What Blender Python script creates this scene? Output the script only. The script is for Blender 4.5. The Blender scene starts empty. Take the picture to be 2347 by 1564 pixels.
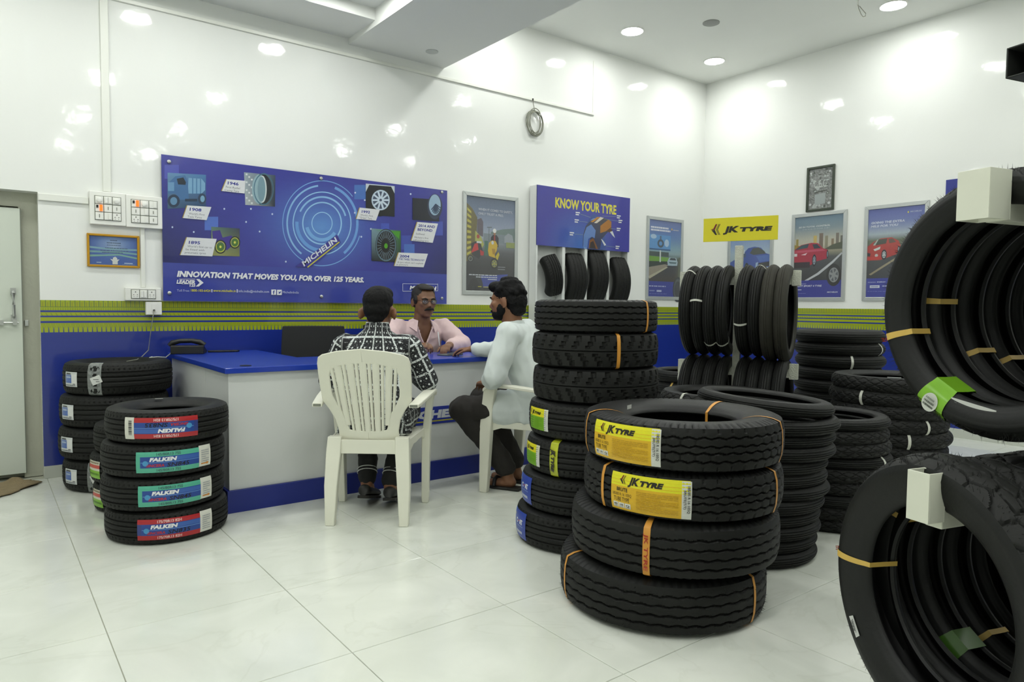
import bpy, math, random
import numpy as np
from mathutils import Vector, Matrix, noise

rnd = random.Random(7)
SC = bpy.context.scene
COL = SC.collection
PI = math.pi

# ------------------------------------------------------------------ camera
IMG_W, IMG_H = 2347, 1564
F_PX, YAW, PITCH, ROLL, CAM_H = 1598.22, 0.6529, 0.05031, 0.01031, 1.1
_r0 = Vector((math.cos(YAW), -math.sin(YAW), 0))
_fw = Vector((math.sin(YAW) * math.cos(PITCH), math.cos(YAW) * math.cos(PITCH), -math.sin(PITCH)))
_u0 = _r0.cross(_fw)
_rt = _r0 * math.cos(ROLL) + _u0 * math.sin(ROLL)
_up = _u0 * math.cos(ROLL) - _r0 * math.sin(ROLL)
cam_data = bpy.data.cameras.new('camera')
cam = bpy.data.objects.new('camera', cam_data)
COL.objects.link(cam)
cam_data.sensor_width = 36.0
cam_data.lens = F_PX / IMG_W * 36.0
cam_data.clip_start = 0.02
m = Matrix((_rt, _up, -_fw)).transposed().to_4x4()
m.translation = Vector((0, 0, CAM_H))
cam.matrix_world = m
SC.camera = cam

# ------------------------------------------------------------------ world, exposure
world = bpy.data.worlds.new('world')
SC.world = world
world.use_nodes = True
world.node_tree.nodes['Background'].inputs[0].default_value = (0.9, 1.0, 0.95, 1)
world.node_tree.nodes['Background'].inputs[1].default_value = 0.05
SC.view_settings.view_transform = 'Standard'
SC.view_settings.look = 'None'
SC.view_settings.gamma = 1.0
SC.view_settings.use_curve_mapping = False
SC.view_settings.exposure = 0.0
LIGHT_RIGHT, LIGHT_LEFT = 100.0, 94.0
LAMP_COLOUR = (0.985, 1.0, 0.965)

# ------------------------------------------------------------------ room measures (metres, wall A behind the desk at y = DA, wall B at x = DB)
DA, DB = 5.155, 6.723
X0, Y0 = -2.4, -3.2
Z_CEIL = 3.673
ST_TOP, ST_BOT = 1.1065, 0.907


def ray(px, py):
    x, y = (px - IMG_W / 2) / F_PX, (py - IMG_H / 2) / F_PX
    return _rt * x - _up * y + _fw


def on_a(px, py, off=0.0):
    d = ray(px, py); t = (DA - off) / d.y
    return Vector((d.x * t, DA - off, CAM_H + d.z * t))


def on_b(px, py, off=0.0):
    d = ray(px, py); t = (DB - off) / d.x
    return Vector((DB - off, d.y * t, CAM_H + d.z * t))


def on_z(px, py, z):
    d = ray(px, py); t = (z - CAM_H) / d.z
    return Vector((d.x * t, d.y * t, z))


# ------------------------------------------------------------------ colour and materials
def lin(c):
    out = []
    for v in c[:3]:
        v = v / 255.0
        out.append(v / 12.92 if v <= 0.04045 else ((v + 0.055) / 1.055) ** 2.4)
    return tuple(out)


def P(name, col, rough=0.5, metal=0.0, var=None, bump=None, spec=0.5, coat=0.0, coat_rough=0.05, emit=None, trans=0.0, alpha=1.0):
    """procedural principled material; var=(scale, amount), bump=(scale, strength[, distance])"""
    mt = bpy.data.materials.new(name); mt.use_nodes = True
    nt = mt.node_tree; b = nt.nodes['Principled BSDF']
    c = lin(col)
    b.inputs['Base Color'].default_value = (*c, 1)
    b.inputs['Roughness'].default_value = rough
    b.inputs['Metallic'].default_value = metal
    b.inputs['Specular IOR Level'].default_value = spec
    b.inputs['Coat Weight'].default_value = coat
    b.inputs['Coat Roughness'].default_value = coat_rough
    b.inputs['Transmission Weight'].default_value = trans
    b.inputs['Alpha'].default_value = alpha
    tc = nt.nodes.new('ShaderNodeTexCoord')
    if var:
        n = nt.nodes.new('ShaderNodeTexNoise'); n.inputs['Scale'].default_value = var[0]; n.inputs['Detail'].default_value = 4
        mx = nt.nodes.new('ShaderNodeMix'); mx.data_type = 'RGBA'
        mx.inputs[6].default_value = (*[min(1, v * (1 - var[1])) for v in c], 1)
        mx.inputs[7].default_value = (*[min(1, v * (1 + var[1])) for v in c], 1)
        nt.links.new(tc.outputs['Object'], n.inputs['Vector'])
        nt.links.new(n.outputs['Fac'], mx.inputs[0]); nt.links.new(mx.outputs[2], b.inputs['Base Color'])
    if bump:
        n = nt.nodes.new('ShaderNodeTexNoise'); n.inputs['Scale'].default_value = bump[0]; n.inputs['Detail'].default_value = 3
        bp = nt.nodes.new('ShaderNodeBump'); bp.inputs['Strength'].default_value = bump[1]
        bp.inputs['Distance'].default_value = bump[2] if len(bump) > 2 else 0.01
        nt.links.new(tc.outputs['Object'], n.inputs['Vector']); nt.links.new(n.outputs['Fac'], bp.inputs['Height'])
        nt.links.new(bp.outputs['Normal'], b.inputs['Normal'])
        if coat: nt.links.new(bp.outputs['Normal'], b.inputs['Coat Normal'])
    if emit:
        b.inputs['Emission Color'].default_value = (*emit[0], 1); b.inputs['Emission Strength'].default_value = emit[1]
    return mt


def print_material(name, rough, coat=0.0):
    """flat print: the ink colours are stored per vertex"""
    mt = bpy.data.materials.new(name); mt.use_nodes = True
    nt = mt.node_tree; b = nt.nodes['Principled BSDF']
    a = nt.nodes.new('ShaderNodeAttribute'); a.attribute_name = 'ink'
    n = nt.nodes.new('ShaderNodeTexNoise'); n.inputs['Scale'].default_value = 35
    mx = nt.nodes.new('ShaderNodeMix'); mx.data_type = 'RGBA'; mx.blend_type = 'MULTIPLY'; mx.inputs[0].default_value = 0.12
    nt.links.new(a.outputs['Color'], mx.inputs[6]); nt.links.new(n.outputs['Fac'], mx.inputs[7])
    nt.links.new(mx.outputs[2], b.inputs['Base Color'])
    b.inputs['Roughness'].default_value = rough; b.inputs['Coat Weight'].default_value = coat; b.inputs['Coat Roughness'].default_value = 0.04
    return mt


M = {}
M['wall'] = P('wall_gloss_paint', (236, 238, 234), 0.075, var=(0.7, 0.015), bump=(7.0, 0.14, 0.012), spec=0.42)
M['ceil'] = P('ceiling_paint', (232, 234, 230), 0.7, var=(1.5, 0.02))
M['grout'] = P('grout', (170, 172, 156), 0.8, var=(6, 0.2))
M['skirt'] = P('skirting_tile', (196, 200, 190), 0.3, var=(3, 0.05))
M['plaster'] = P('bare_plaster', (178, 180, 164), 0.7, var=(5, 0.10), bump=(30, 0.4, 0.01))
M['door'] = P('door_paint', (205, 212, 200), 0.3, var=(2, 0.03))
M['white_plastic'] = P('white_plastic', (236, 237, 230), 0.3, var=(8, 0.02))
M['chair_plastic'] = P('chair_plastic', (232, 232, 216), 0.35, var=(7, 0.05), bump=(60, 0.06, 0.003))
M['conduit'] = P('conduit_plastic', (232, 234, 226), 0.35)
M['grey_line'] = P('joint_grey', (120, 124, 112), 0.7)
M['steel'] = P('brushed_steel', (190, 192, 190), 0.3, 1.0, bump=(80, 0.1, 0.002))
M['alu'] = P('aluminium_frame', (196, 200, 198), 0.35, 0.6, var=(20, 0.05))
M['black_plastic'] = P('black_plastic', (20, 21, 22), 0.35)
M['black_mesh'] = P('black_mesh_fabric', (22, 24, 25), 0.85, bump=(400, 0.5, 0.002))
M['desk_blue'] = P('desk_blue_laminate', (24, 58, 168), 0.28, var=(4, 0.05), coat=0.2)
M['desk_white'] = P('desk_white_laminate', (212, 215, 213), 0.4, var=(3, 0.02))
M['plinth_blue'] = P('plinth_blue_laminate', (26, 42, 128), 0.35, var=(4, 0.05))
M['rack_cream'] = P('rack_cream_paint', (216, 218, 202), 0.4, var=(9, 0.06), bump=(40, 0.1, 0.004))
M['rack_dark'] = P('rack_tube_inside', (40, 42, 40), 0.5)
M['wrap'] = P('bubble_wrap_film', (205, 208, 192), 0.3, var=(60, 0.12), bump=(140, 0.9, 0.008))
M['gold_frame'] = P('golden_frame', (190, 140, 20), 0.35, 0.2, var=(10, 0.1))
M['dark_frame'] = P('dark_green_frame', (58, 66, 54), 0.4)
M['orange_lamp'] = P('orange_indicator', (240, 80, 20), 0.3, emit=((1.0, 0.18, 0.02), 1.2))
M['wire'] = P('grey_wire', (140, 142, 128), 0.5)
M['wire_white'] = P('white_wire', (205, 208, 200), 0.4)
M['mat_jute'] = P('jute_cloth', (150, 134, 102), 0.95, var=(30, 0.25), bump=(220, 0.9, 0.01))
M['rim'] = P('lamp_rim', (235, 236, 232), 0.35)
M['display_white'] = P('display_white_laminate', (226, 229, 226), 0.35)
M['banner_edge'] = P('acrylic_edge', (36, 44, 110), 0.25)
M['yellow'] = P('yellow_board', (218, 208, 24), 0.4, var=(5, 0.03))
M['strap'] = P('orange_paper_band', (206, 144, 54), 0.5, var=(25, 0.12))
M['strap_yellow'] = P('yellow_paper_band', (206, 172, 84), 0.5, var=(25, 0.12))
M['strap_white'] = P('white_paper_band', (206, 208, 196), 0.6)
M['tape'] = P('clear_printed_tape', (120, 124, 122), 0.15, var=(45, 0.75))
M['print'] = print_material('print_ink', 0.35)
M['print_gloss'] = print_material('print_ink_laminated', 0.25, 0.6)
M['print_matt'] = print_material('print_ink_matt', 0.5)


def rubber(name, col, rough, var=0.25):
    return P(name, col, rough, var=(14, var), bump=(90, 0.15, 0.004), spec=0.28)


M['rub_tread'] = rubber('rubber_tread', (23, 24, 22), 0.6)
M['rub_side'] = rubber('rubber_sidewall', (23, 24, 23), 0.5)
M['rub_in'] = rubber('rubber_inner_liner', (11, 11, 11), 0.6)
M['rub_brown'] = rubber('rubber_tread_dusty', (50, 49, 42), 0.7)
M['rub_side_b'] = rubber('rubber_sidewall_dusty', (46, 46, 40), 0.6)


def floor_tile_material():
    mt = bpy.data.materials.new('vitrified_tile'); mt.use_nodes = True
    nt = mt.node_tree; b = nt.nodes['Principled BSDF']
    geo = nt.nodes.new('ShaderNodeNewGeometry')
    n = nt.nodes.new('ShaderNodeTexNoise'); n.inputs['Scale'].default_value = 2.2; n.inputs['Detail'].default_value = 6; n.inputs['Distortion'].default_value = 1.4
    w = nt.nodes.new('ShaderNodeTexNoise'); w.inputs['Scale'].default_value = 0.9; w.inputs['Detail'].default_value = 8; w.inputs['Distortion'].default_value = 3.0
    r = nt.nodes.new('ShaderNodeValToRGB')
    r.color_ramp.elements[0].position = 0.35; r.color_ramp.elements[0].color = (*lin((214, 218, 208)), 1)
    r.color_ramp.elements[1].position = 0.70; r.color_ramp.elements[1].color = (*lin((228, 231, 222)), 1)
    r2 = nt.nodes.new('ShaderNodeValToRGB')
    r2.color_ramp.elements[0].position = 0.485; r2.color_ramp.elements[0].color = (1, 1, 1, 1)
    e = r2.color_ramp.elements.new(0.5); e.color = (0.955, 0.955, 0.945, 1)
    r2.color_ramp.elements[2].position = 0.515; r2.color_ramp.elements[2].color = (1, 1, 1, 1)
    mx = nt.nodes.new('ShaderNodeMix'); mx.data_type = 'RGBA'; mx.blend_type = 'MULTIPLY'; mx.inputs[0].default_value = 1
    for k in (n, w): nt.links.new(geo.outputs['Position'], k.inputs['Vector'])
    nt.links.new(n.outputs['Fac'], r.inputs['Fac']); nt.links.new(w.outputs['Fac'], r2.inputs['Fac'])
    nt.links.new(r.outputs['Color'], mx.inputs[6]); nt.links.new(r2.outputs['Color'], mx.inputs[7])
    nt.links.new(mx.outputs[2], b.inputs['Base Color'])
    b.inputs['Roughness'].default_value = 0.13; b.inputs['Specular IOR Level'].default_value = 0.4
    return mt


M['tile'] = floor_tile_material()


# ------------------------------------------------------------------ mesh building
def link(o, parent=None):
    COL.objects.link(o)
    if parent is not None: o.parent = parent
    return o


def smooth_mesh(me, angle=0.6):
    me.polygons.foreach_set('use_smooth', [True] * len(me.polygons))
    if angle: me.set_sharp_from_angle(angle=angle)


def tag(o, label, cat, group=None):
    o['label'] = label; o['category'] = cat
    if group: o['group'] = group
    return o


def thing(name, label, cat, loc=(0, 0, 0), rotz=0.0, group=None):
    o = bpy.data.objects.new(name, None)
    o.empty_display_size = 0.05
    COL.objects.link(o)
    o.location = loc; o.rotation_euler = (0, 0, rotz)
    return tag(o, label, cat, group)


class MB:
    """collects faces for ONE mesh object"""
    def __init__(s): s.v, s.f, s.m = [], [], []

    def add(s, v, f, mi=0):
        b = len(s.v); s.v += [tuple(p) for p in v]; s.f += [tuple(i + b for i in q) for q in f]; s.m += [mi] * len(f); return s

    def box(s, x0, x1, y0, y1, z0, z1, mi=0):
        v = [(x, y, z) for z in (z0, z1) for y in (y0, y1) for x in (x0, x1)]
        return s.add(v, [(0, 2, 3, 1), (4, 5, 7, 6), (0, 1, 5, 4), (2, 6, 7, 3), (0, 4, 6, 2), (1, 3, 7, 5)], mi)

    def obox(s, c, ax, ay, az, mi=0):
        c, ax, ay, az = map(Vector, (c, ax, ay, az))
        v = [c + ax * i + ay * j + az * k for k in (-1, 1) for j in (-1, 1) for i in (-1, 1)]
        return s.add(v, [(0, 2, 3, 1), (4, 5, 7, 6), (0, 1, 5, 4), (2, 6, 7, 3), (0, 4, 6, 2), (1, 3, 7, 5)], mi)

    def rings(s, rs, cap=True, mi=0, closed=False):
        n = len(rs[0]); v = [p for r in rs for p in r]; f = []
        k = len(rs)
        for i in range(k if closed else k - 1):
            a, b = i * n, ((i + 1) % k) * n
            for j in range(n): f.append((a + j, a + (j + 1) % n, b + (j + 1) % n, b + j))
        if cap and not closed: f.append(tuple(range(n))[::-1]); f.append(tuple((k - 1) * n + j for j in range(n)))
        return s.add(v, f, mi)

    def tube(s, path, r, n=8, mi=0, closed=False):
        path = [Vector(p) for p in path]; rs = []; up = Vector((0.13, 0.21, 0.97))
        for i, p in enumerate(path):
            if closed: d = path[(i + 1) % len(path)] - path[i - 1]
            else: d = path[min(i + 1, len(path) - 1)] - path[max(i - 1, 0)]
            d.normalize(); a = d.cross(up)
            if a.length < 1e-3: a = d.cross(Vector((1, 0, 0)))
            a.normalize(); b = d.cross(a)
            rr = r[i] if isinstance(r, (list, tuple)) else r
            rs.append([p + (a * math.cos(t) + b * math.sin(t)) * rr for t in [2 * PI * j / n for j in range(n)]])
        return s.rings(rs, True, mi, closed)

    def lathe(s, prof, n=24, c=(0, 0, 0), mi=0, cap=True):
        rs = [[(c[0] + r * math.cos(2 * PI * j / n), c[1] + r * math.sin(2 * PI * j / n), c[2] + z) for j in range(n)] for r, z in prof]
        return s.rings(rs, cap, mi)

    def prism(s, poly, fn, d0, d1, mi=0):
        """extrude a 2D polygon; fn(x, y, d) -> 3D"""
        n = len(poly)
        v = [fn(x, y, d0) for x, y in poly] + [fn(x, y, d1) for x, y in poly]
        f = [tuple(range(n))[::-1], tuple(range(n, 2 * n))] + [(i, (i + 1) % n, n + (i + 1) % n, n + i) for i in range(n)]
        return s.add(v, f, mi)

    def mesh(s, name, mats, smooth=0.0):
        me = bpy.data.meshes.new(name); me.from_pydata([tuple(p) for p in s.v], [], s.f); me.update()
        for t in (mats if isinstance(mats, (list, tuple)) else [mats]): me.materials.append(t)
        if isinstance(mats, (list, tuple)) and len(mats) > 1: me.polygons.foreach_set('material_index', s.m)
        if smooth: smooth_mesh(me, smooth)
        return me

    def build(s, name, mats, parent=None, smooth=0.0, bevel=0.0, seg=2, label=None):
        o = link(bpy.data.objects.new(name, s.mesh(name, mats, smooth)), parent)
        if bevel:
            md = o.modifiers.new('bevel', 'BEVEL'); md.width = bevel; md.segments = seg; md.limit_method = 'ANGLE'; md.angle_limit = 0.6
        if label: o['label'] = label
        return o


def structure(o, label=None):
    o['kind'] = 'structure'
    if label: o['label'] = label
    return o


# ------------------------------------------------------------------ flat print
_text_cache = {}


def text_shape(st, bold):
    key = (st, bold)
    if key in _text_cache: return _text_cache[key]
    cu = bpy.data.curves.new('lettering', 'FONT'); cu.body = st; cu.size = 1.0; cu.resolution_u = 2
    cu.offset = bold; cu.fill_mode = 'FRONT'
    ob = bpy.data.objects.new('lettering', cu)
    me = bpy.data.meshes.new_from_object(ob)
    vs = [(v.co.x, v.co.y) for v in me.vertices]; fs = [tuple(p.vertices) for p in me.polygons]
    bpy.data.objects.remove(ob); bpy.data.curves.remove(cu); bpy.data.meshes.remove(me)
    xs = [v[0] for v in vs] or [0, 1]
    _text_cache[key] = (vs, fs, min(xs), max(xs))
    return _text_cache[key]


CAP = 0.729  # capital height of the built-in font at size 1


class Art:
    """2D print made of coloured polygons; later ones lie on top of earlier ones"""
    def __init__(s, T=None): s.T = T or (lambda x, y: (x, y)); s.sub = 0; s.fade = 0.0; s.v, s.f, s.c, s.n = [], [], [], 0  # fade: share of reflection haze mixed into the ink

    def raw(s, pts, faces, cols, up=0):
        b = len(s.v); s.v += [(x, y, s.n + up) for x, y in pts]; s.c += cols; s.f += [tuple(i + b for i in q) for q in faces]; s.n += 1

    def poly(s, pts, col):
        pts = [s.T(*p) for p in pts]
        cols = [lin(c) for c in col] if isinstance(col, list) else [lin(col)] * len(pts)
        s.raw(pts, [tuple(range(len(pts)))], cols, 24 if s.sub else 0)

    def rect(s, x0, y0, x1, y1, col):
        if s.sub and abs(x1 - x0) > s.sub and not isinstance(col, list): return s.grid(x0, y0, x1, y1, int(abs(x1 - x0) / s.sub) + 1, int(abs(y1 - y0) / s.sub) + 1, lambda a, b: col)
        s.poly([(x0, y0), (x1, y0), (x1, y1), (x0, y1)], col)

    def grid(s, x0, y0, x1, y1, nx, ny, fn):
        pts, cols = [], []
        for j in range(ny + 1):
            for i in range(nx + 1):
                a, b = i / nx, j / ny
                pts.append(s.T(x0 + (x1 - x0) * a, y0 + (y1 - y0) * b)); cols.append(lin(fn(a, b)))
        s.raw(pts, [(j * (nx + 1) + i, j * (nx + 1) + i + 1, (j + 1) * (nx + 1) + i + 1, (j + 1) * (nx + 1) + i) for j in range(ny) for i in range(nx)], cols)

    def ell(s, cx, cy, rx, ry, col, n=28, a0=0.0, a1=2 * PI):
        full = abs(a1 - a0 - 2 * PI) < 1e-6
        s.poly([(cx + rx * math.cos(a0 + (a1 - a0) * i / (n if full else n - 1)), cy + ry * math.sin(a0 + (a1 - a0) * i / (n if full else n - 1))) for i in range(n)], col)

    def ring(s, cx, cy, r0, r1, col, asp=1.0, a0=0.0, a1=2 * PI, n=40):
        pts = []
        for r in (r0, r1):
            pts += [s.T(cx + r * math.cos(a0 + (a1 - a0) * i / n), cy + r * asp * math.sin(a0 + (a1 - a0) * i / n)) for i in range(n + 1)]
        s.raw(pts, [(i, i + 1, n + 2 + i, n + 1 + i) for i in range(n)], [lin(col)] * len(pts))

    def line(s, x0, y0, x1, y1, w, col):
        dx, dy = x1 - x0, y1 - y0; l = math.hypot(dx, dy); nx, ny = -dy / l * w / 2, dx / l * w / 2
        s.poly([(x0 + nx, y0 + ny), (x1 + nx, y1 + ny), (x1 - nx, y1 - ny), (x0 - nx, y0 - ny)], col)

    def text(s, st, x0, x1, yb, yt, col, bold=0.0, shear=0.0, rot=0.0, flip=False):
        """lettering fitted between x0 and x1, baseline yb, capital tops yt"""
        vs, fs, a, b = text_shape(st, bold)
        p0, p1, p2 = s.T(x0, yb), s.T(x1, yb), s.T(x0, yt)
        w, h = p1[0] - p0[0], p2[1] - p0[1]
        pts = []
        for x, y in vs:
            u, v = (x - a) / (b - a) * w, y / CAP * h
            u += v * shear
            if flip: u, v = w - u, h - v
            if rot: u, v = u * math.cos(rot) - v * math.sin(rot), u * math.sin(rot) + v * math.cos(rot)
            pts.append((p0[0] + u, p0[1] + v))
        s.raw(pts, fs, [lin(col)] * len(pts), 24 if s.sub else 0)

    def scribble(s, x0, x1, y, h, col, seed=0, fill=0.75):
        """an illegible line of small print"""
        r = random.Random(seed); x = x0; dx = abs(x1 - x0); sg = 1 if x1 > x0 else -1; end = 0
        while end < dx * 0.98:
            w = dx * r.uniform(0.06, 0.16); w = min(w, dx - end)
            s.rect(x0 + sg * end, y - h / 2, x0 + sg * (end + w * fill), y + h / 2, col); end += w

    def build(s, name, mapfn, mat, parent=None, label=None):
        me = bpy.data.meshes.new(name); me.from_pydata([tuple(mapfn(x, y, l)) for x, y, l in s.v], [], s.f); me.update()
        at = me.color_attributes.new('ink', 'FLOAT_COLOR', 'POINT')
        at.data.foreach_set('color', [q for c in s.c for q in (*[v * (1 - s.fade) + 0.42 * s.fade for v in c[:3]], 1.0)])  # ink blended toward pale grey, imitating the bright room mirrored in the gloss
        me.materials.append(mat)
        o = link(bpy.data.objects.new(name, me), parent)
        if label: o['label'] = label
        return o


def mix(a, b, t): return tuple(a[i] + (b[i] - a[i]) * t for i in range(3))


ORD = ['lowest', 'second', 'third', 'fourth', 'fifth', 'sixth', 'seventh', 'eighth', 'ninth', 'tenth', 'eleventh', 'twelfth', 'thirteenth']


def level(i, n):
    if i == 0: return 'lowest tyre'
    if i == n - 1: return 'topmost tyre'
    return ORD[i] + ' tyre from the floor'
# ================================================================== ROOM SHELL
wa_ = MB()   # wall behind the desk, with the door recess cut out
DOOR_R, DOOR_TOP = 0.30, 1.763
wa_.box(DOOR_R, DB + 0.15, DA, DA + 0.15, 0, 4.0)
wa_.box(-0.62, DOOR_R, DA, DA + 0.15, DOOR_TOP, 4.0)
wa_.box(X0 - 0.15, -0.62, DA, DA + 0.15, 0, 4.0)
wall_back = structure(wa_.build('wall_back', M['wall']), 'glossy white wall behind the desk')
structure(MB().box(DB, DB + 0.15, Y0 - 0.15, DA, 0, 4.0).build('wall_right', M['wall']), 'glossy white wall on the right')
structure(MB().box(X0 - 0.15, X0, Y0 - 0.15, DA, 0, 4.0).build('wall_left', M['wall']), 'white side wall')
structure(MB().box(X0, DB, Y0 - 0.15, Y0, 0, 4.0).build('wall_front', M['wall']), 'unseen white wall closing the room behind the viewer')  # unseen; closes off the shop front so that light bounces back

# floor slab with separate tiles on it
floor = structure(MB().box(X0 - 0.15, DB + 0.15, Y0 - 0.15, DA + 0.6, -0.12, -0.004).build('floor', M['grout']), 'glossy white tiled floor')
T, OX, OY = 0.5991, 0.3152, 4.4057
GAP = 0.0013
tile_cache = {}
xs = sorted({X0, DB} | {OX + i * T for i in range(-12, 20) if X0 < OX + i * T < DB})
ys = sorted({Y0, DA} | {OY + j * T for j in range(-20, 6) if Y0 < OY + j * T < DA})
for i in range(len(xs) - 1):
    for j in range(len(ys) - 1):
        w, d = round(xs[i + 1] - xs[i] - 2 * GAP, 4), round(ys[j + 1] - ys[j] - 2 * GAP, 4)
        if w < 0.01 or d < 0.01: continue
        if (w, d) not in tile_cache:
            b = MB(); c = 0.0012
            r0 = [(0, 0, -0.0045), (w, 0, -0.0045), (w, d, -0.0045), (0, d, -0.0045)]
            r1 = [(0, 0, -c), (w, 0, -c), (w, d, -c), (0, d, -c)]
            r2 = [(c, c, 0), (w - c, c, 0), (w - c, d - c, 0), (c, d - c, 0)]
            b.rings([r0, r1, r2]); tile_cache[(w, d)] = b.mesh('tile', M['tile'])
        o = bpy.data.objects.new('tile', tile_cache[(w, d)]); link(o, floor); o.location = (xs[i] + GAP, ys[j] + GAP, 0)

# ceilings: high flat part on the right, deep beam, lower tray ceiling on the left
BX0, BX1, BZ = 2.32, 3.183, 3.108
structure(MB().box(BX1, DB + 0.15, Y0 - 0.15, DA + 0.15, Z_CEIL, Z_CEIL + 0.12).build('ceiling', M['ceil']), 'high white ceiling with round downlights')
structure(MB().box(BX0, BX1, Y0 - 0.15, DA, BZ, Z_CEIL + 0.12).build('ceiling_beam', M['ceil']), 'wide white dropped beam under the ceiling')
TZ, TZ2, TY1 = 3.152, 3.235, 4.70
tr = MB()
tr.box(X0 - 0.15, BX0, TY1, DA, TZ, TZ2 + 0.1)
tr.box(X0 - 0.15, X0 + 0.55, Y0 - 0.15, TY1, TZ, TZ2 + 0.1)
tr.box(X0 + 0.55, BX0, Y0 - 0.15, Y0 + 0.5, TZ, TZ2 + 0.1)
structure(tr.build('ceiling_tray_border', M['ceil']), 'lower white border of the tray ceiling')
structure(MB().box(X0 + 0.55, BX0, Y0 + 0.5, TY1, TZ2, TZ2 + 0.1).build('ceiling_tray', M['ceil']), 'recessed white tray in the left ceiling')

# skirting
structure(MB().box(DOOR_R, DB, DA - 0.012, DA, 0, 0.075).build('baseboard_back', M['skirt'], bevel=0.002), 'pale tile skirting under the blue vinyl')
structure(MB().box(DB - 0.012, DB, Y0, DA - 0.012, 0, 0.075).build('baseboard_right', M['skirt'], bevel=0.002), 'pale tile skirting on the right wall')


# vinyl dado: plain blue below, tread-pattern stripe above (flat print)
def dado(u0, u1):
    a = Art()
    BL, GR, GD = (34, 50, 136), (158, 172, 26), (128, 146, 34)
    a.rect(u0, 0.076, u1, ST_BOT, (30, 50, 142))
    a.rect(u0, ST_BOT, u1, ST_TOP, GR)
    H = ST_TOP - ST_BOT; z = lambda t: ST_TOP - H * t
    p = 0.0258; k = 0; x = u0
    pts, fs, cs = [], [], []

    def q(x0, z0, x1, z1, x2, z2, x3, z3, c):
        b = len(pts); pts.extend([(x0, z0), (x1, z1), (x2, z2), (x3, z3)]); fs.append((b, b + 1, b + 2, b + 3)); cs.extend([lin(c)] * 4)
    while x < u1 - p:
        q(x, z(.21), x + .0028, z(.21), x + .0028, z(0), x, z(0), (70, 92, 70))
        q(x + .011, z(.21), x + .014, z(.21), x + .014, z(.06), x + .011, z(.06), (140, 128, 40))
        for s_ in (0, .5): q(x + p * s_, z(.32), x + p * s_ + .003, z(.32), x + p * s_ + .003, z(.235), x + p * s_, z(.235), GD)
        q(x + .008, z(.48), x + .013, z(.48), x + .004, z(.40), x - .001, z(.40), GD)
        q(x + p * .5, z(1), x + p * .5 + .0058, z(1), x + p * .5 + .0035, z(.84), x + p * .5 + .001, z(.84), BL)
        for s_ in (0.1, .4, .7): q(x + p * s_ + .006, z(.86), x + p * s_ + .009, z(.86), x + p * s_ + .002, z(.72), x + p * s_ - .001, z(.72), GD)
        x += p
    a.raw(pts, fs, cs)
    a.rect(u0, z(.215), u1, z(.20), (88, 110, 60))
    for t0, t1 in ((.315, .375), (.48, .53), (.645, .71)): a.rect(u0, z(t1), u1, z(t0), BL)
    return a


EPS = 0.00004
structure(dado(DOOR_R, DB).build('trim_1', lambda x, y, l: (x, DA - 0.0012 - l * EPS, y), M['print_gloss']), 'blue vinyl dado with a green tread-pattern stripe behind the desk')
structure(dado(-DA + 0.002, -Y0).build('trim_2', lambda x, y, l: (DB - 0.0012 - l * EPS, -x, y), M['print_gloss']), 'blue vinyl dado with a green tread-pattern stripe on the right wall')

# ------------------------------------------------------------------ door in its recess
structure(MB().box(0.205, DOOR_R + 0.02, DA + 0.10, DA + 0.15, 0, DOOR_TOP + 0.05).box(-0.62, 0.205, DA + 0.10, DA + 0.15, 1.675, DOOR_TOP + 0.05)
          .box(-0.68, -0.60, DA + 0.10, DA + 0.15, 0, DOOR_TOP + 0.05).box(-0.62, DOOR_R, DA + 0.15, DA + 0.2, 0, 1.9)
          .build('trim_3', M['plaster']), 'bare plaster reveal around the low door')
door = structure(MB().box(-0.59, 0.212, DA + 0.062, DA + 0.098, 0.035, 1.662).build('door_1', M['door'], bevel=0.003), 'pale flush door with steel handle')
MB().box(0.212, 0.216, DA + 0.066, DA + 0.098, 0.035, 1.662).build('door_edge', M['grey_line'], door)
h0 = on_a(30, 662, -0.06); h1 = on_a(31, 735, -0.06)
hb = MB(); yy = DA + 0.05
hb.tube([(h0.x, yy, h0.z - .02), (h0.x, yy - .035, h0.z - .03), (h0.x, yy - .04, (h0.z + h1.z) / 2), (h0.x, yy - .035, h1.z + .03), (h0.x, yy, h1.z + .02)], 0.009, 10)
hb.box(h0.x - .014, h0.x + .014, yy - .002, yy + .013, h0.z - .035, h0.z + .005).box(h0.x - .014, h0.x + .014, yy - .002, yy + .013, h1.z - .005, h1.z + .035)
hb.build('door_handle', M['steel'], door, smooth=0.6)
b0 = on_a(0, 740, -0.06); b1 = on_a(43, 740, -0.06)
bb = MB(); bb.tube([(b0.x - .05, yy - .004, b0.z), (b1.x, yy - .004, b0.z)], 0.005, 8)
for px in (3, 34):
    c = on_a(px, 741, -0.06); bb.box(c.x - .011, c.x + .011, yy - .012, yy + .013, b0.z - .014, b0.z + .016)
bb.build('door_bolt', M['steel'], door)
c = on_a(61, 741, -0.09)
MB().box(c.x - .010, c.x + .010, DA + .085, DA + .102, c.z - .018, c.z + .018).build('bolt_keeper', M['steel'], door, bevel=.002)


# ------------------------------------------------------------------ ceiling lamps
M['lamp_right'] = P('lamp_glow_cool', (255, 255, 255), 0.4, emit=(LAMP_COLOUR, LIGHT_RIGHT))
M['lamp_left'] = P('lamp_glow_tray', (255, 255, 255), 0.4, emit=(LAMP_COLOUR, LIGHT_LEFT))
lamp_rim = MB().lathe([(0.095, 0.0), (0.095, -0.006), (0.102, -0.009), (0.110, -0.006), (0.112, 0.0)], 28, cap=False).mesh('rim', M['rim'], 0.6)
disc = {}
for k in ('lamp_right', 'lamp_left'): disc[k] = MB().lathe([(0.096, -0.001), (0.096, -0.005), (0.086, -0.0065)], 28).mesh('diffuser', M[k], 0.6)


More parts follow.
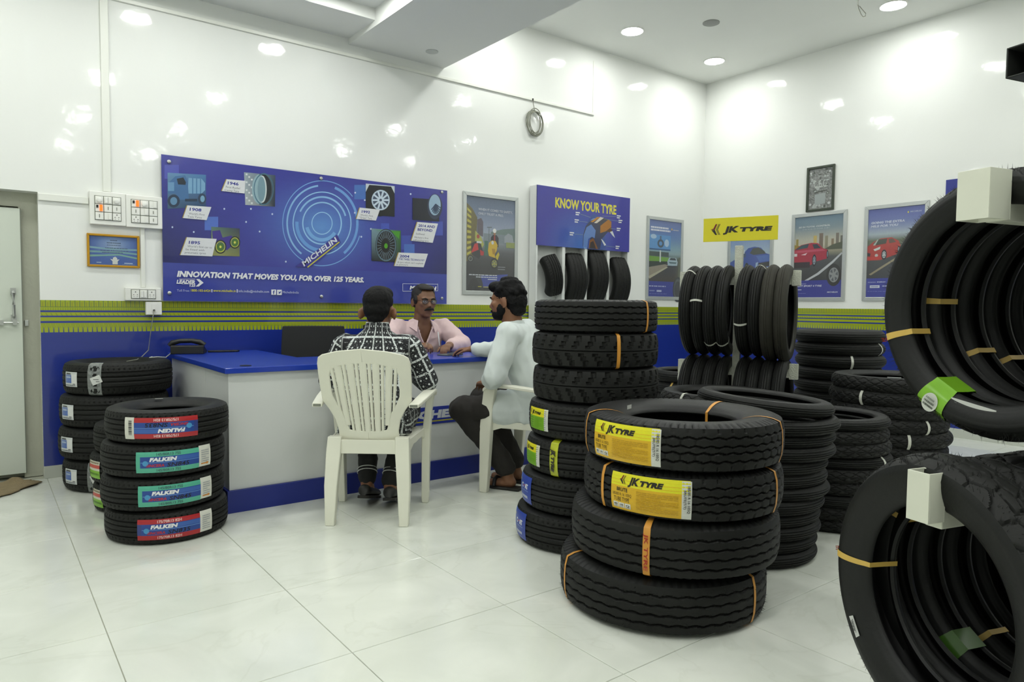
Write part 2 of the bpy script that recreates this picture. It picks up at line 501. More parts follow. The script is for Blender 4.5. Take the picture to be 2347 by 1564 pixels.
def lamp(x, y, z, k, label, group):
    t = thing('ceiling_downlight', label, 'lamp', (x, y, z), 0, group)
    link(bpy.data.objects.new('rim', lamp_rim), t); link(bpy.data.objects.new('diffuser', disc[k]), t)


seen = {(4.9, 4.61): 'round white downlight near the wall coil, left of the corner one', (6.15, 4.62): 'round white downlight closest to the room corner', (6.2, 2.85): 'round white downlight beside the hanging ceiling wire'}
for x in (3.64, 4.9, 6.15):
    for y in (4.61, 2.85, 1.05, -0.75):  # most lamps not in seen extend the grid out of view, for their light
        yy2 = 4.62 if (x == 6.15 and y == 4.61) else y; xx = 6.2 if (x == 6.15 and y == 2.85) else x
        lamp(xx, yy2, Z_CEIL, 'lamp_right', seen.get((xx, yy2), 'unseen high ceiling downlight, ' + {3.64: 'beam side', 4.9: 'middle', 6.15: 'right wall side'}[x] + ', ' + {4.61: 'first', 2.85: 'second', 1.05: 'third', -0.75: 'fourth', -2.4: 'fifth'}[y] + ' row from the desk wall'), 'downlights in the high ceiling')
for x in (2.0, 0.98, -0.06, -1.1):
    for y in (4.34, 2.6, 0.85, -0.9):  # two are read from wall reflections; the rest are added for their light
        lamp(x, y, TZ2, 'lamp_left', 'unseen tray ceiling downlight, ' + {2.0: 'first', .98: 'second', -.06: 'third', -1.1: 'fourth'}[x] + ' from the beam, ' + {4.34: 'first', 2.6: 'second', .85: 'third', -.9: 'fourth', -2.3: 'fifth'}[y] + ' row from the desk wall', 'downlights in the tray ceiling')
# blank round cover on the ceiling and wire hanging from it
p = on_z(1630, 52, Z_CEIL)
tag(MB().lathe([(0.075, 0), (0.075, -0.006), (0.066, -0.010)], 24, (p.x, p.y, p.z)).build('ceiling_cover', P('cover_grey', (150, 152, 148), 0.6), smooth=0.6), 'round grey blank cover on the high ceiling', 'cover plate')
p = on_z(990, 118, BZ)
tag(MB().lathe([(0.05, 0), (0.05, -0.004), (0.044, -0.006)], 24, (p.x, p.y, p.z)).build('beam_cover', P('cover_pale', (190, 194, 190), 0.6), smooth=0.6), 'pale round blank cover under the dropped beam', 'cover plate')
t = thing('hanging_wire', 'twisted grey wire hanging from the high ceiling, bent into a loop', 'wire', (5.66, 2.88, Z_CEIL))
MB().tube([(0, 0, 0), (0, 0, -.05), (.002, 0, -.13)], 0.006, 8).build('sleeve', M['wire_white'], t, smooth=0.6)
MB().tube([(0, 0, -.12), (.006, -.006, -.16), (.02, -.02, -.205), (.035, -.03, -.225), (.045, -.042, -.22), (.045, -.045, -.20), (.03, -.03, -.175), (.008, -.01, -.14)], 0.0028, 6).build('wire_loop', M['wire'], t, smooth=0.6)
MB().tube([(0.003, 0, -.12), (.008, -.006, -.16), (.024, -.022, -.21)], 0.0028, 6).build('wire_tail', M['wire'], t, smooth=0.6)

# ------------------------------------------------------------------ cable casings on the wall
def casing(name, x0, x1, z0, z1, label, d=0.014):
    t = thing(name, label, 'conduit', (x0, DA, z0))
    MB().box(0, x1 - x0, -d * 0.55, 0, 0, z1 - z0).build('casing_base', M['conduit'], t)
    e = 0.0015
    MB().box(e, x1 - x0 - e, -d, -d * 0.55, e, z1 - z0 - e).build('casing_lid', M['conduit'], t, bevel=0.002)


casing('wall_conduit', 0.70, 4.94, 3.013, 3.040, 'long white horizontal casing high on the wall under the beam')
casing('wall_conduit', 4.925, 4.94, 3.041, 3.55, 'short thin vertical casing above the coil of wire', 0.006)
casing('wall_conduit', 0.645, 0.692, 1.80, 3.15, 'white vertical casing rising from the switchboard to the ceiling')
casing('wall_conduit', 0.302, 0.567, 1.712, 1.756, 'short white casing from the door top to the switchboard')
casing('wall_conduit', 0.853, 0.881, 1.196, 1.588, 'white vertical casing between the switchboard and the socket box')

# coil of wire
cc = on_a(1222, 283)
t = thing('wire_coil', 'coil of thin grey wire hanging on the wall below the casing', 'wire', (cc.x, DA, cc.z))
r = random.Random(3)
for k in range(7):
    rx, rz = 0.082 + r.uniform(-.014, .02), 0.115 + r.uniform(-.015, .015); ox, oz = r.uniform(-.014, .014), r.uniform(-.012, .012)
    MB().tube([(ox + rx * math.cos(a), -0.012 - k * 0.0045 - .004 * math.sin(2 * a + k), oz + rz * math.sin(a)) for a in [2 * PI * i / 36 for i in range(36)]], 0.0042, 6, closed=True).build('wire_loop', M['wire'], t, smooth=0.6)
MB().tube([(-.02, -.02, .215), (-.012, -.014, .18), (0, -.02, .11)], 0.0035, 6).build('wire_tail', M['wire'], t, smooth=0.6)
MB().box(-.026, -.014, -.022, -.008, .205, .222).build('clip', M['black_plastic'], t)

# ------------------------------------------------------------------ switchboards
def module(mb, t, x, z, w, h, kind):
    g = 0.002
    o = MB().box(x + g, x + w - g, -0.043, -0.036, z + g, z + h - g).build('switch_module', M['white_plastic'], t, bevel=0.0015)
    if kind == 'rocker':
        MB().box(x + w * .14, x + w * .48, -0.049, -0.043, z + h * .12, z + h * .88).build('rocker', M['white_plastic'], o, bevel=.002)
        MB().box(x + w * .52, x + w * .86, -0.049, -0.043, z + h * .12, z + h * .88).build('rocker', M['white_plastic'], o, bevel=.002)
    elif kind == 'one':
        MB().box(x + w * .5, x + w * .88, -0.049, -0.043, z + h * .1, z + h * .9).build('rocker', M['white_plastic'], o, bevel=.002)
    elif kind == 'knob':
        mb2 = MB(); mb2.rings([[(x + w / 2 + r_ * math.cos(a), y_, z + h / 2 + r_ * math.sin(a)) for a in [2 * PI * i / 16 for i in range(16)]] for r_, y_ in ((w * .36, -.043), (w * .34, -.052), (w * .26, -.054))])
        mb2.build('dial', M['white_plastic'], o, smooth=.6)
    elif kind == 'lit':
        MB().box(x + w * .52, x + w * .86, -0.049, -0.043, z + h * .1, z + h * .9).build('lit_rocker', M['orange_lamp'], o, bevel=.002, label='glowing orange rocker')
        MB().box(x + w * .14, x + w * .38, -0.046, -0.043, z + h * .5, z + h * .85).build('fuse', M['black_plastic'], o)
    elif kind == 'socket':
        mb3 = MB()
        for dx, dz, r_ in ((.5, .74, .07), (.28, .42, .055), (.72, .42, .055), (.3, .2, .04), (.7, .2, .04)):
            mb3.rings([[(x + w * dx + w * r_ * math.cos(a), y_, z + h * dz + w * r_ * math.sin(a)) for a in [2 * PI * i / 10 for i in range(10)]] for y_ in (-.0425, -.0438)])
        mb3.build('socket_holes', M['black_plastic'], o)
    else:
        MB().box(x + w * .46, x + w * .54, -0.045, -0.043, z + h * .3, z + h * .7).build('blank_mark', M['grey_line'], o)


def board(label, x0, x1, z0, z1, rows):
    t = thing('switchboard', label, 'switchboard', (x0, DA, z0), 0, 'switchboards beside the banner')
    W, H = x1 - x0, z1 - z0
    MB().box(0, W, -0.036, 0, 0, H).build('box', M['white_plastic'], t, bevel=0.004)
    nx, ny = len(rows[0]), len(rows); mx = W * 0.14 if ny > 1 else W * .16; mz = H * 0.14 if ny > 1 else H * .16
    MB().box(mx - .002, W - mx + .002, -0.037, -0.035, mz - .002, H - mz + .002).build('module_frame', M['grey_line'], t)
    for j, rw in enumerate(rows):
        for i, k in enumerate(rw):
            module(None, t, mx + i * (W - 2 * mx) / nx, H - mz - (j + 1) * (H - 2 * mz) / ny, (W - 2 * mx) / nx, (H - 2 * mz) / ny, k)


a = on_a(203, 438); b = on_a(287, 520); c = on_a(370, 525)
board('white nine-module switchboard further from the banner, orange switch in its middle row', a.x, b.x, b.z, a.z, [['knob', 'rocker', 'knob'], ['lit', 'blank', 'blank'], ['blank', 'one', 'socket']])
board('white nine-module switchboard touching the banner, orange switch in its top row', b.x + .001, c.x, b.z - .003, a.z - .003, [['lit', 'knob', 'one'], ['blank', 'one', 'blank'], ['socket', 'one', 'blank']])
a = on_a(285, 659); b = on_a(367, 690)
board('small white switch box with two sockets above the green stripe', a.x, b.x, b.z, a.z, [['socket', 'rocker', 'socket']])
a = on_a(332, 692); b = on_a(369, 722)
t = thing('socket_box', 'small white single socket box on the green stripe, with a cable', 'socket', (a.x, DA, b.z))
MB().box(0, b.x - a.x, -0.034, 0, 0, a.z - b.z).build('box', M['white_plastic'], t, bevel=0.004)
MB().box(.033, .063, -0.037, -0.034, .018, .072).build('outlet', M['white_plastic'], t, bevel=.001)
MB().box(.042, .053, -0.042, -0.037, .024, .036).build('jack', M['black_plastic'], t)
pc = Vector(((a.x + b.x) / 2, DA - .045, b.z))
w0 = on_a(350, 728, .06); w1 = on_a(340, 803, .06)
tag(MB().tube([(pc.x, DA - .04, pc.z + .03), w0, on_a(345, 765, .08), w1, on_a(325, 818, .12), (0.79, 4.95, 0.735), (0.72, 4.86, 0.733)], 0.0028, 6).build('phone_cable', M['wire'], smooth=.6), 'thin grey cable dropping from the socket to the rear left tyres', 'cable')
# ================================================================== BANNER
WHITE = (236, 238, 240); YEL = (214, 206, 40)
OFF = 0.030
TA = lambda px, py: (lambda q: (q.x, q.z))(on_a(px, py, OFF))
x0, z1 = TA(369.5, 353.5); x1, z0 = TA(1023.5, 697)
banner = thing('wall_banner', 'wide blue printed banner panel with tyre history photos, bolted to the wall', 'banner', ((x0 + x1) / 2, DA - OFF, z0))
bx = lambda x, y, l: (x - (x0 + x1) / 2, -l * EPS - 0.0003, y - z0)
MB().box(x0 - (x0 + x1) / 2, (x1 - x0) / 2, 0, 0.006, 0, z1 - z0).build('panel', M['banner_edge'], banner)
A = Art(TA)
zb = (TA(369.5, 604)[1] + TA(1023, 627)[1]) / 2
pxs = lambda x, z: (x, z)
A.T = pxs


def glow(a, b):
    x, z = x0 + (x1 - x0) * a, z0 + (z1 - z0) * b
    d = math.hypot((x - TA(735, 520)[0]) / 0.62, (z - TA(735, 520)[1]) / 0.42)
    t = max(0, 1 - d); c = mix((56, 60, 152), (96, 150, 214), t ** 1.3)
    edge = max(0, abs(a - .5) * 2 - .55) / .45 * max(0, 1 - b * 1.1)
    return mix(c, (34, 38, 88), min(1, edge * 1.2))


A.grid(x0, z0, x1, z1, 48, 24, glow)
A.rect(x0, z0, x1, zb, (58, 70, 160))
A.T = TA
for q, c in (((377, 378, 410, 410), (76, 84, 178)), ((469, 497, 500, 528), (80, 112, 196)), ((812, 424, 840, 457), (70, 112, 186)), ((873, 512, 892, 528), (66, 84, 180)), ((920, 540, 944, 572), (62, 78, 170)), ((926, 560, 950, 582), (72, 110, 190)), ((990, 508, 1015, 540), (70, 84, 176))):
    A.rect(*q, c)
cx, cy = 738, 512
for r0, r1, c, a0, a1 in ((96, 98, (120, 170, 224), .3, 5.6), (84, 88, (136, 184, 228), 2.2, 4.6), (84, 90, (110, 160, 220), -1.2, .9), (70, 72.5, (150, 200, 236), 0, 2 * PI), (58, 66, (104, 158, 220), 1.0, 3.2), (58, 62, (140, 190, 232), 3.6, 6.0), (46, 49, (150, 200, 236), 0, 2 * PI), (34, 42, (118, 172, 226), .6, 2.9), (24, 26, (156, 206, 240), 0, 2 * PI)):
    A.ring(cx, cy, r0 * .93, r1 * .93, c, 1.08, a0, a1, 56)
for x, y in ((395, 521), (444, 532), (514, 479), (575, 479), (564, 509), (595, 531), (624, 491), (814, 442), (836, 459), (813, 488), (850, 525), (941, 445), (828, 543), (655, 600)):
    A.ell(x, y, 2, 2.2, (200, 214, 240), 10)


def photo(p, bg): A.poly(p, bg)


# 1908 tanker lorry
photo([(384, 396), (472, 401), (472, 474), (384, 479)], [(96, 138, 178), (70, 120, 170), (40, 70, 110), (60, 90, 120)])
A.poly([(432, 408), (462, 410), (470, 420), (470, 436), (462, 444), (430, 444)], (118, 164, 198))
for x in (440, 449, 458): A.poly([(x, 408.5), (x + 3, 409), (x + 3, 444), (x, 444)], (84, 130, 170))
A.poly([(385, 420), (402, 404), (424, 402), (430, 416), (433, 458), (412, 458), (402, 444), (385, 444)], (66, 110, 158))
A.poly([(405, 410), (420, 407), (426, 418), (425, 424), (408, 423)], (30, 42, 56)); A.poly([(385, 418), (399, 418), (399, 438), (385, 438)], (104, 150, 190))
A.ell(398, 461, 14, 15, (40, 58, 82)); A.ell(398, 461, 8, 9, (96, 140, 176)); A.ell(463, 456, 9.5, 12.5, (46, 66, 92)); A.ell(464, 456, 5, 7.5, (120, 166, 196)); A.rect(424, 462, 452, 456, (36, 56, 80))
# 1946 radial casing
photo([(559, 395), (631, 402), (630, 474), (562, 470)], [(150, 166, 176), (60, 74, 92), (34, 42, 58), (176, 184, 186)])
for k in range(12): A.rect(563 + (k % 3) * 6, 398 + k * 6, 567 + (k % 3) * 6, 402 + k * 6, (214, 220, 220))
A.ell(600, 434, 22, 36, (34, 40, 48)); A.ell(594, 434, 17, 34, (146, 176, 186)); A.ell(601, 434, 10, 31, (206, 216, 216)); A.ell(599, 434, 9, 29, (120, 152, 164)); A.ring(604, 434, 21, 23, (70, 110, 130), 1.6)
# 1895 motor car
photo([(484, 520), (549, 524), (549, 588), (484, 586)], [(90, 120, 110), (54, 62, 80), (120, 124, 74), (150, 150, 90)])
A.poly([(486, 530), (504, 528), (510, 545), (530, 540), (540, 556), (520, 574), (500, 566), (488, 552)], (62, 48, 140))
for x, y, r in ((505, 566, 13.5), (538, 556, 12)): A.ring(x, y, r * .82, r, (30, 40, 40), 1.18); A.ring(x, y, r * .68, r * .8, (190, 196, 60), 1.18); A.ell(x, y, r * .62, r * .72, (74, 116, 50)); A.ell(x, y, 2.5, 3, (214, 214, 90))
# 1992, 2014, 2004 wheels
photo([(838, 421), (904, 427), (904, 497), (838, 492)], (196, 206, 214)); A.poly([(838, 440), (846, 424), (896, 428), (904, 444), (904, 497), (838, 492)], (26, 28, 36))
A.ell(871, 461, 31, 35, (24, 26, 32)); A.ell(872, 459, 21, 23.5, (186, 204, 220)); A.ell(872, 459, 18, 20, (64, 76, 98))
for k in range(10):
    a = 2 * PI * k / 10; A.line(872 + 3 * math.cos(a), 459 + 3 * math.sin(a), 872 + 19 * math.cos(a), 459 + 21 * math.sin(a), 4.2, (200, 216, 230))
photo([(945, 454), (1006, 458), (1006, 508), (945, 504)], (24, 28, 44)); A.ell(996, 474, 17, 29, (44, 54, 78)); A.ell(996, 470, 13.5, 24, (150, 180, 204))
for k in range(9):
    a = .4 + 2.4 * k / 9 + PI / 2 * 0; A.line(998, 468, 998 + 12 * math.cos(a), 468 + 23 * math.sin(a), 2.2, (40, 60, 90))
photo([(851, 524), (918, 529), (918, 602), (851, 598)], [(120, 150, 160), (52, 110, 40), (22, 24, 34), (24, 26, 34)])
A.poly([(858, 528), (916, 531), (914, 548), (898, 532)], (70, 150, 40)); A.ell(884, 563, 24, 38, (30, 32, 38)); A.ring(884, 563, 21, 23, (90, 116, 130), 1.58); A.ell(882, 563, 9, 15, (20, 22, 26)); A.ell(884, 564, 4, 6, (80, 160, 30))
for k in range(26):
    a = 2 * PI * k / 26; A.line(883 + 10 * math.cos(a), 563 + 17 * math.sin(a), 884 + 20 * math.cos(a), 563 + 33 * math.sin(a), 1.1, (110, 130, 140))
# tags with dates
BLUE, GREY = (44, 52, 140), (96, 98, 110)


def tagbox(p, lines):
    A.poly(p, (222, 224, 226)); a, b, c, d = p
    A.poly([a, (a[0] + 2.2, a[1]), (d[0] + 2.2, d[1]), d], (160, 140, 70))
    for st, xa, xb, y, h, col, bo in lines: A.text(st, xa, xb, y, y - h, col, bo, 0.12)


tagbox([(427, 471), (484, 475), (473, 505), (417, 500)], [('1908', 434, 461, 483, 7, BLUE, .03), ("World's First", 432, 468, 492, 5, GREY, 0), ('Twin Tyres', 429, 462, 499, 5, GREY, 0)])
tagbox([(517, 411), (562, 415), (560, 444), (506, 438)], [('1946', 521, 546, 423, 7, BLUE, .03), ('First Radial', 517, 549, 431, 5, GREY, 0), ('Casing Tyre', 514, 547, 438, 5, GREY, 0)])
tagbox([(426, 544), (496, 548), (486, 588), (411, 585)], [('1895', 432, 458, 559, 7, BLUE, .03), ("World's first car to", 429, 485, 567, 5, GREY, 0), ('be fitted with', 425, 468, 574, 5, GREY, 0), ('pneumatic tyres', 423, 471, 581, 5, GREY, 0)])
tagbox([(822, 476), (870, 481), (861, 506), (814, 502)], [('1992', 828, 847, 488, 6, BLUE, .03), ("World's First", 825, 854, 495, 4.5, GREY, 0), ('"Green" Tyre', 823, 851, 501, 4.5, GREY, 0)])
tagbox([(954, 509), (1003, 513), (991, 557), (940, 552)], [('2014 AND', 958, 996, 520, 6, BLUE, .03), ('BEYOND', 956, 990, 529, 6, BLUE, .03), ('Selfseal', 952, 972, 538, 4.5, GREY, 0), ("Michelin's first", 949, 981, 546, 4, GREY, 0), ('self-sealing tyre', 946, 981, 552, 4, GREY, 0)])
tagbox([(911, 579), (980, 582), (970, 613), (901, 610)], [('2004', 915, 937, 590, 6, BLUE, .03), ('THE TWEEL TECHNOLOGY', 913, 972, 596, 4.5, BLUE, .02), ("A tyre which can't explode", 910, 969, 603, 4, GREY, 0), ('or puncture', 907, 934, 608, 4, GREY, 0)])
# ribbon with the maker's word
A.poly([(676, 612), (712, 612), (780, 556), (772, 538)], (52, 46, 138)); A.line(704, 613, 777, 555, 2.6, (190, 190, 50))
ax, az = TA(696, 611); A.T = pxs; A.text('MICHELIN', ax, ax + 0.335, az, az + 0.038, (214, 220, 228), .03, .15, rot=0.66); A.T = TA
# foot of the banner
A.text('INNOVATION THAT MOVES YOU, FOR OVER 125 YEARS.', 405, 833, 634, 621, WHITE, .05, .22)
A.text('LEADER', 404, 447, 650, 641.5, WHITE, .05, .2); A.rect(416, 651.5, 434, 650.8, WHITE); A.text('125', 434, 447, 657, 650.5, WHITE, .04, .1)
A.rect(410, 640.6, 447, 639.6, WHITE); A.poly([(449, 640), (456, 640), (466, 648.5), (455, 657), (448, 657), (457, 648.5)], WHITE)
A.text('Toll Free:', 405, 434, 668.5, 663, (190, 196, 226), 0); A.text('1800-103-6424', 437, 482, 668.5, 663, YEL, .02)
A.text('|', 484, 486, 668.5, 663, WHITE, 0); A.text('www.michelin.in', 488, 540, 668.8, 663.2, YEL, .02); A.text('|', 542, 544, 669, 663, WHITE, 0)
A.text('info.india@michelin.com', 546, 616, 670, 664.5, (200, 206, 232), .01)
A.rect(621, 676, 632, 664, WHITE); A.text('f', 624.5, 629, 674.5, 666, (58, 70, 160), .04); A.rect(634, 676.5, 645, 664.5, WHITE)
A.poly([(636.5, 668), (639.5, 670), (642, 667.5), (643, 669), (641.5, 673), (637, 673.5), (638.5, 671.5)], (58, 70, 160)); A.text('MichelinIndia', 647, 684, 672.5, 667, (200, 206, 232), 0)
for p_, q_ in (((922, 650.6), (1002.6, 651.6)), ((922, 668), (1002.6, 667))): A.line(*p_, *q_, 1.0, (200, 206, 226))
for xx in (922, 1002.2): A.line(xx, 650.6, xx, 667.5, 1.0, (200, 206, 226))
A.text('MICHELIN', 938, 998, 663.5, 655.5, WHITE, .06, .2)
A.build('printed_face', bx, M['print_gloss'], banner)
for px, py in ((387, 371), (735, 409), (1012, 441), (388, 672), (736, 680), (1012, 684)):
    q = on_a(px, py, OFF); b = MB()
    b.rings([[(q.x - (x0 + x1) / 2 + r_ * math.cos(a), y_, q.z - z0 + r_ * math.sin(a)) for a in [2 * PI * i / 16 for i in range(16)]] for r_, y_ in ((.010, OFF), (.010, -.004), (.013, -.0045), (.012, -.010), (.006, -.012))])
    b.build('standoff_bolt', M['steel'], banner, smooth=.6)


# ================================================================== FRAMED POSTERS
def framed_poster(name, label, cat, wall, u0, u1, z0, z1, draw, bar=0.036, thick=0.016, frame='alu', group=None, mat='print_gloss'):
    """wall 'a': u is x; wall 'b': u is -y (both increase to the viewer's right)"""
    if wall == 'a':
        t = thing(name, label, cat, ((u0 + u1) / 2, DA, z0), 0, group); fn = lambda x, y, d: (x - (u0 + u1) / 2, -d, y - z0)
    else:
        t = thing(name, label, cat, (DB, -(u0 + u1) / 2, z0), 0, group); fn = lambda x, y, d: (-d, -(x - (u0 + u1) / 2), y - z0)
    MB().prism([(u0 + .004, z0 + .004), (u1 - .004, z0 + .004), (u1 - .004, z1 - .004), (u0 + .004, z1 - .004)], fn, 0.0, 0.006).build('backing', M['display_white'], t)
    b_ = bar
    for pl in ([(u0, z0), (u1, z0), (u1 - b_, z0 + b_), (u0 + b_, z0 + b_)], [(u0, z1), (u0 + b_, z1 - b_), (u1 - b_, z1 - b_), (u1, z1)], [(u0, z0), (u0 + b_, z0 + b_), (u0 + b_, z1 - b_), (u0, z1)], [(u1, z0), (u1, z1), (u1 - b_, z1 - b_), (u1 - b_, z0 + b_)]):
        MB().prism(pl, fn, 0.001, thick).build('frame_bar', M[frame], t, bevel=0.003)
    ar = Art(lambda a, b: (u0 + b_ + (u1 - u0 - 2 * b_) * a, z1 - b_ - (z1 - z0 - 2 * b_) * b))     # a to the right, b downwards
    draw(ar); ar.fade = .13 if frame == 'alu' else .05  # gloss reflection haze put into the print colours, stronger in silver frames
    ar.build('printed_sheet', lambda x, y, l: fn(x, y, 0.0065 + l * EPS), M[mat], t)
    return t


def vgrad(stops):
    def f(a, b):
        for (p0, c0), (p1, c1) in zip(stops, stops[1:]):
            if b <= p1: return mix(c0, c1, (b - p0) / (p1 - p0) if p1 > p0 else 0)
        return stops[-1][1]
    return f


def wheel(A, x, y, rx, ry, dark=(24, 25, 27), rim=(168, 176, 184), n=5):
    A.ell(x, y, rx, ry, dark); A.ell(x, y, rx * .66, ry * .66, rim); A.ell(x, y, rx * .56, ry * .56, (80, 86, 94))
    for k in range(n): a = 2 * PI * k / n + .3; A.line(x, y, x + rx * .6 * math.cos(a), y + ry * .6 * math.sin(a), rx * .2, rim)
    A.ell(x, y, rx * .16, ry * .16, rim)


def draw_scooter(A):
    A.grid(0, 0, 1, 1, 1, 12, vgrad([(0, (74, 92, 118)), (.3, (140, 152, 178)), (.42, (160, 172, 184)), (.6, (70, 72, 74)), (.75, (44, 45, 48)), (1, (30, 32, 38))]))
    A.poly([(.5, .36), (.75, .32), (1, .3), (1, .45), (.5, .45)], (104, 124, 122)); A.rect(.35, .38, .95, .48, (120, 132, 140))
    A.poly([(0, .07), (.12, .13), (.22, .22), (.2, .6), (0, .7)], (104, 96, 48))
    for k in range(9): A.poly([(.02, .12 + k * .06), (.10, .16 + k * .052), (.10, .185 + k * .052), (.02, .15 + k * .06)], (188, 178, 70))
    A.poly([(.22, .24), (.30, .22), (.34, .26), (.34, .42), (.22, .40)], (92, 84, 96)); A.poly([(.18, .36), (.30, .42), (.36, .5), (.3, .56), (.18, .5)], (170, 172, 84))
    A.rect(.37, .46, .44, .62, (58, 104, 90)); A.line(.46, .32, .46, .5, .012, (90, 100, 104)); A.line(.42, .315, .52, .31, .01, (90, 100, 104))
    A.poly([(.1, .50), (.2, .47), (.3, .50), (.34, .58), (.26, .66), (.12, .62)], (40, 42, 46)); A.ell(.24, .42, .03, .022, (160, 50, 40)); A.poly([(.17, .5), (.23, .49), (.25, .56), (.1, .6)], (196, 40, 44)); A.poly([(.28, .56), (.36, .58), (.35, .62), (.29, .62)], (180, 40, 44)); A.rect(.21, .47, .31, .49, (210, 214, 214))
    A.ring(.09, .66, .045, .06, (26, 28, 30), .62); A.ring(.09, .66, .03, .044, (120, 126, 120), .62)
    A.poly([(.50, .42), (.54, .39), (.62, .39), (.66, .42), (.66, .52), (.5, .52)], (30, 28, 40)); A.ell(.575, .375, .024, .022, (150, 104, 70)); A.ell(.575, .345, .036, .024, (224, 226, 222)); A.rect(.56, .40, .59, .45, (150, 40, 40))
    A.poly([(.46, .48), (.52, .45), (.6, .455), (.64, .5), (.62, .56), (.58, .60), (.6, .64), (.46, .62), (.44, .56)], (206, 170, 26)); A.ell(.535, .475, .026, .02, (200, 206, 206)); A.poly([(.6, .62), (.66, .57), (.68, .60), (.63, .68)], (196, 176, 40)); A.poly([(.52, .54), (.59, .54), (.59, .6), (.54, .6)], (170, 130, 20))
    wheel(A, .575, .70, .085, .06, (28, 30, 32), (150, 150, 70))
    A.poly([(.78, .40), (.86, .36), (.95, .38), (.98, .46), (.78, .47)], (150, 158, 166)); A.rect(.82, .46, 1, .52, (140, 152, 84))
    A.text('WHEN IT COMES TO SAFETY,', .24, .95, .14, .115, (186, 192, 206), .03); A.text('ONLY TRUST A PRO.', .24, .76, .185, .16, (186, 192, 206), .03)
    A.scribble(.65, .81, .735, .008, (150, 154, 160), 1); A.scribble(.65, .80, .76, .008, (150, 154, 160), 2)
    A.poly([(.3, .84), (.86, .81), (.82, .90), (.70, .965), (.24, .965)], (44, 62, 150))
    A.ring(.16, 1.0, .12, .19, (40, 42, 46), 1.1, -PI, 0); A.ring(.16, 1.0, .05, .12, (24, 25, 28), 1.1, -PI, 0)
    for k, (a, b) in enumerate(((.06, .64), (.2, .64), (.44, .63))): A.scribble(a, b, .83 + k * .022, .010, (200, 206, 214), 10 + k, .85)
    A.line(.24, .955, .31, .955, .006, YEL); A.line(.35, .958, .6, .958, .006, YEL); A.text('MICHELIN', .68, .94, .90, .88, WHITE, .05, .2)


def car_rear(A):
    A.grid(0, 0, 1, 1, 1, 14, vgrad([(0, (82, 116, 140)), (.14, (120, 140, 150)), (.3, (190, 186, 168)), (.42, (196, 186, 160)), (.44, (90, 96, 72)), (.5, (74, 78, 76)), (.78, (46, 47, 50)), (1, (34, 36, 40))]))
    for x0_, x1_, t_, c in ((.03, .08, .27, (150, 136, 60)), (.40, .47, .24, (196, 172, 96)), (.52, .60, .215, (116, 100, 82)), (.64, .70, .25, (140, 136, 110)), (.77, .82, .29, (128, 110, 84)), (.86, .92, .225, (112, 104, 92)), (.95, 1, .26, (90, 92, 80))): A.rect(x0_, t_, x1_, .42, c)
    A.poly([(0, .34), (.14, .36), (.2, .4), (0, .42)], (150, 130, 40)); A.poly([(.6, .42), (.8, .36), (1, .33), (1, .42)], (74, 80, 58))
    A.poly([(0, .40), (.14, .345), (.36, .325), (.5, .335), (.6, .40), (.70, .42), (.71, .50), (.68, .53), (.46, .56), (.36, .60), (0, .60)], (170, 28, 50))
    A.poly([(.03, .395), (.15, .35), (.31, .335), (.28, .385), (.0, .405)], (44, 74, 80)); A.poly([(.38, .345), (.48, .345), (.56, .395), (.42, .4)], (30, 48, 56))
    A.poly([(0, .42), (.3, .41), (.6, .41), (.66, .43), (.3, .44), (0, .44)], (196, 72, 92)); A.poly([(.14, .47), (.28, .445), (.24, .475)], (230, 196, 200)); A.rect(0, .45, .06, .485, (220, 214, 216)); A.rect(0, .56, .34, .63, (42, 26, 30))
    wheel(A, .43, .545, .045, .075, (24, 25, 27), (160, 180, 190)); wheel(A, .70, .475, .02, .05, (24, 25, 27), (120, 150, 160))
    A.poly([(.22, .795), (.5, .70), (.8, .56), (.98, .46), (1, .475), (.82, .585), (.54, .72), (.3, .795)], (190, 194, 198))
    A.rect(0, .79, 1, 1, (40, 48, 146)); wheel(A, .84, .73, .15, .135, (26, 27, 28), (140, 144, 146), 6)
    A.text('BE IN TOTAL CONTROL', .08, .74, .135, .115, (200, 208, 212), .04, .15); A.scribble(.16, .72, .155, .007, (180, 190, 196), 3)
    A.scribble(.05, .28, .832, .010, (150, 158, 206), 4); A.text('PILOT SPORT 4 TYRE', .05, .60, .868, .847, (206, 210, 232), .04, .15); A.scribble(.05, .18, .905, .014, (190, 196, 224), 5); A.scribble(.05, .28, .95, .007, (110, 118, 190), 6); A.text('MICHELIN', .72, .93, .945, .928, (196, 202, 228), .03, .1)


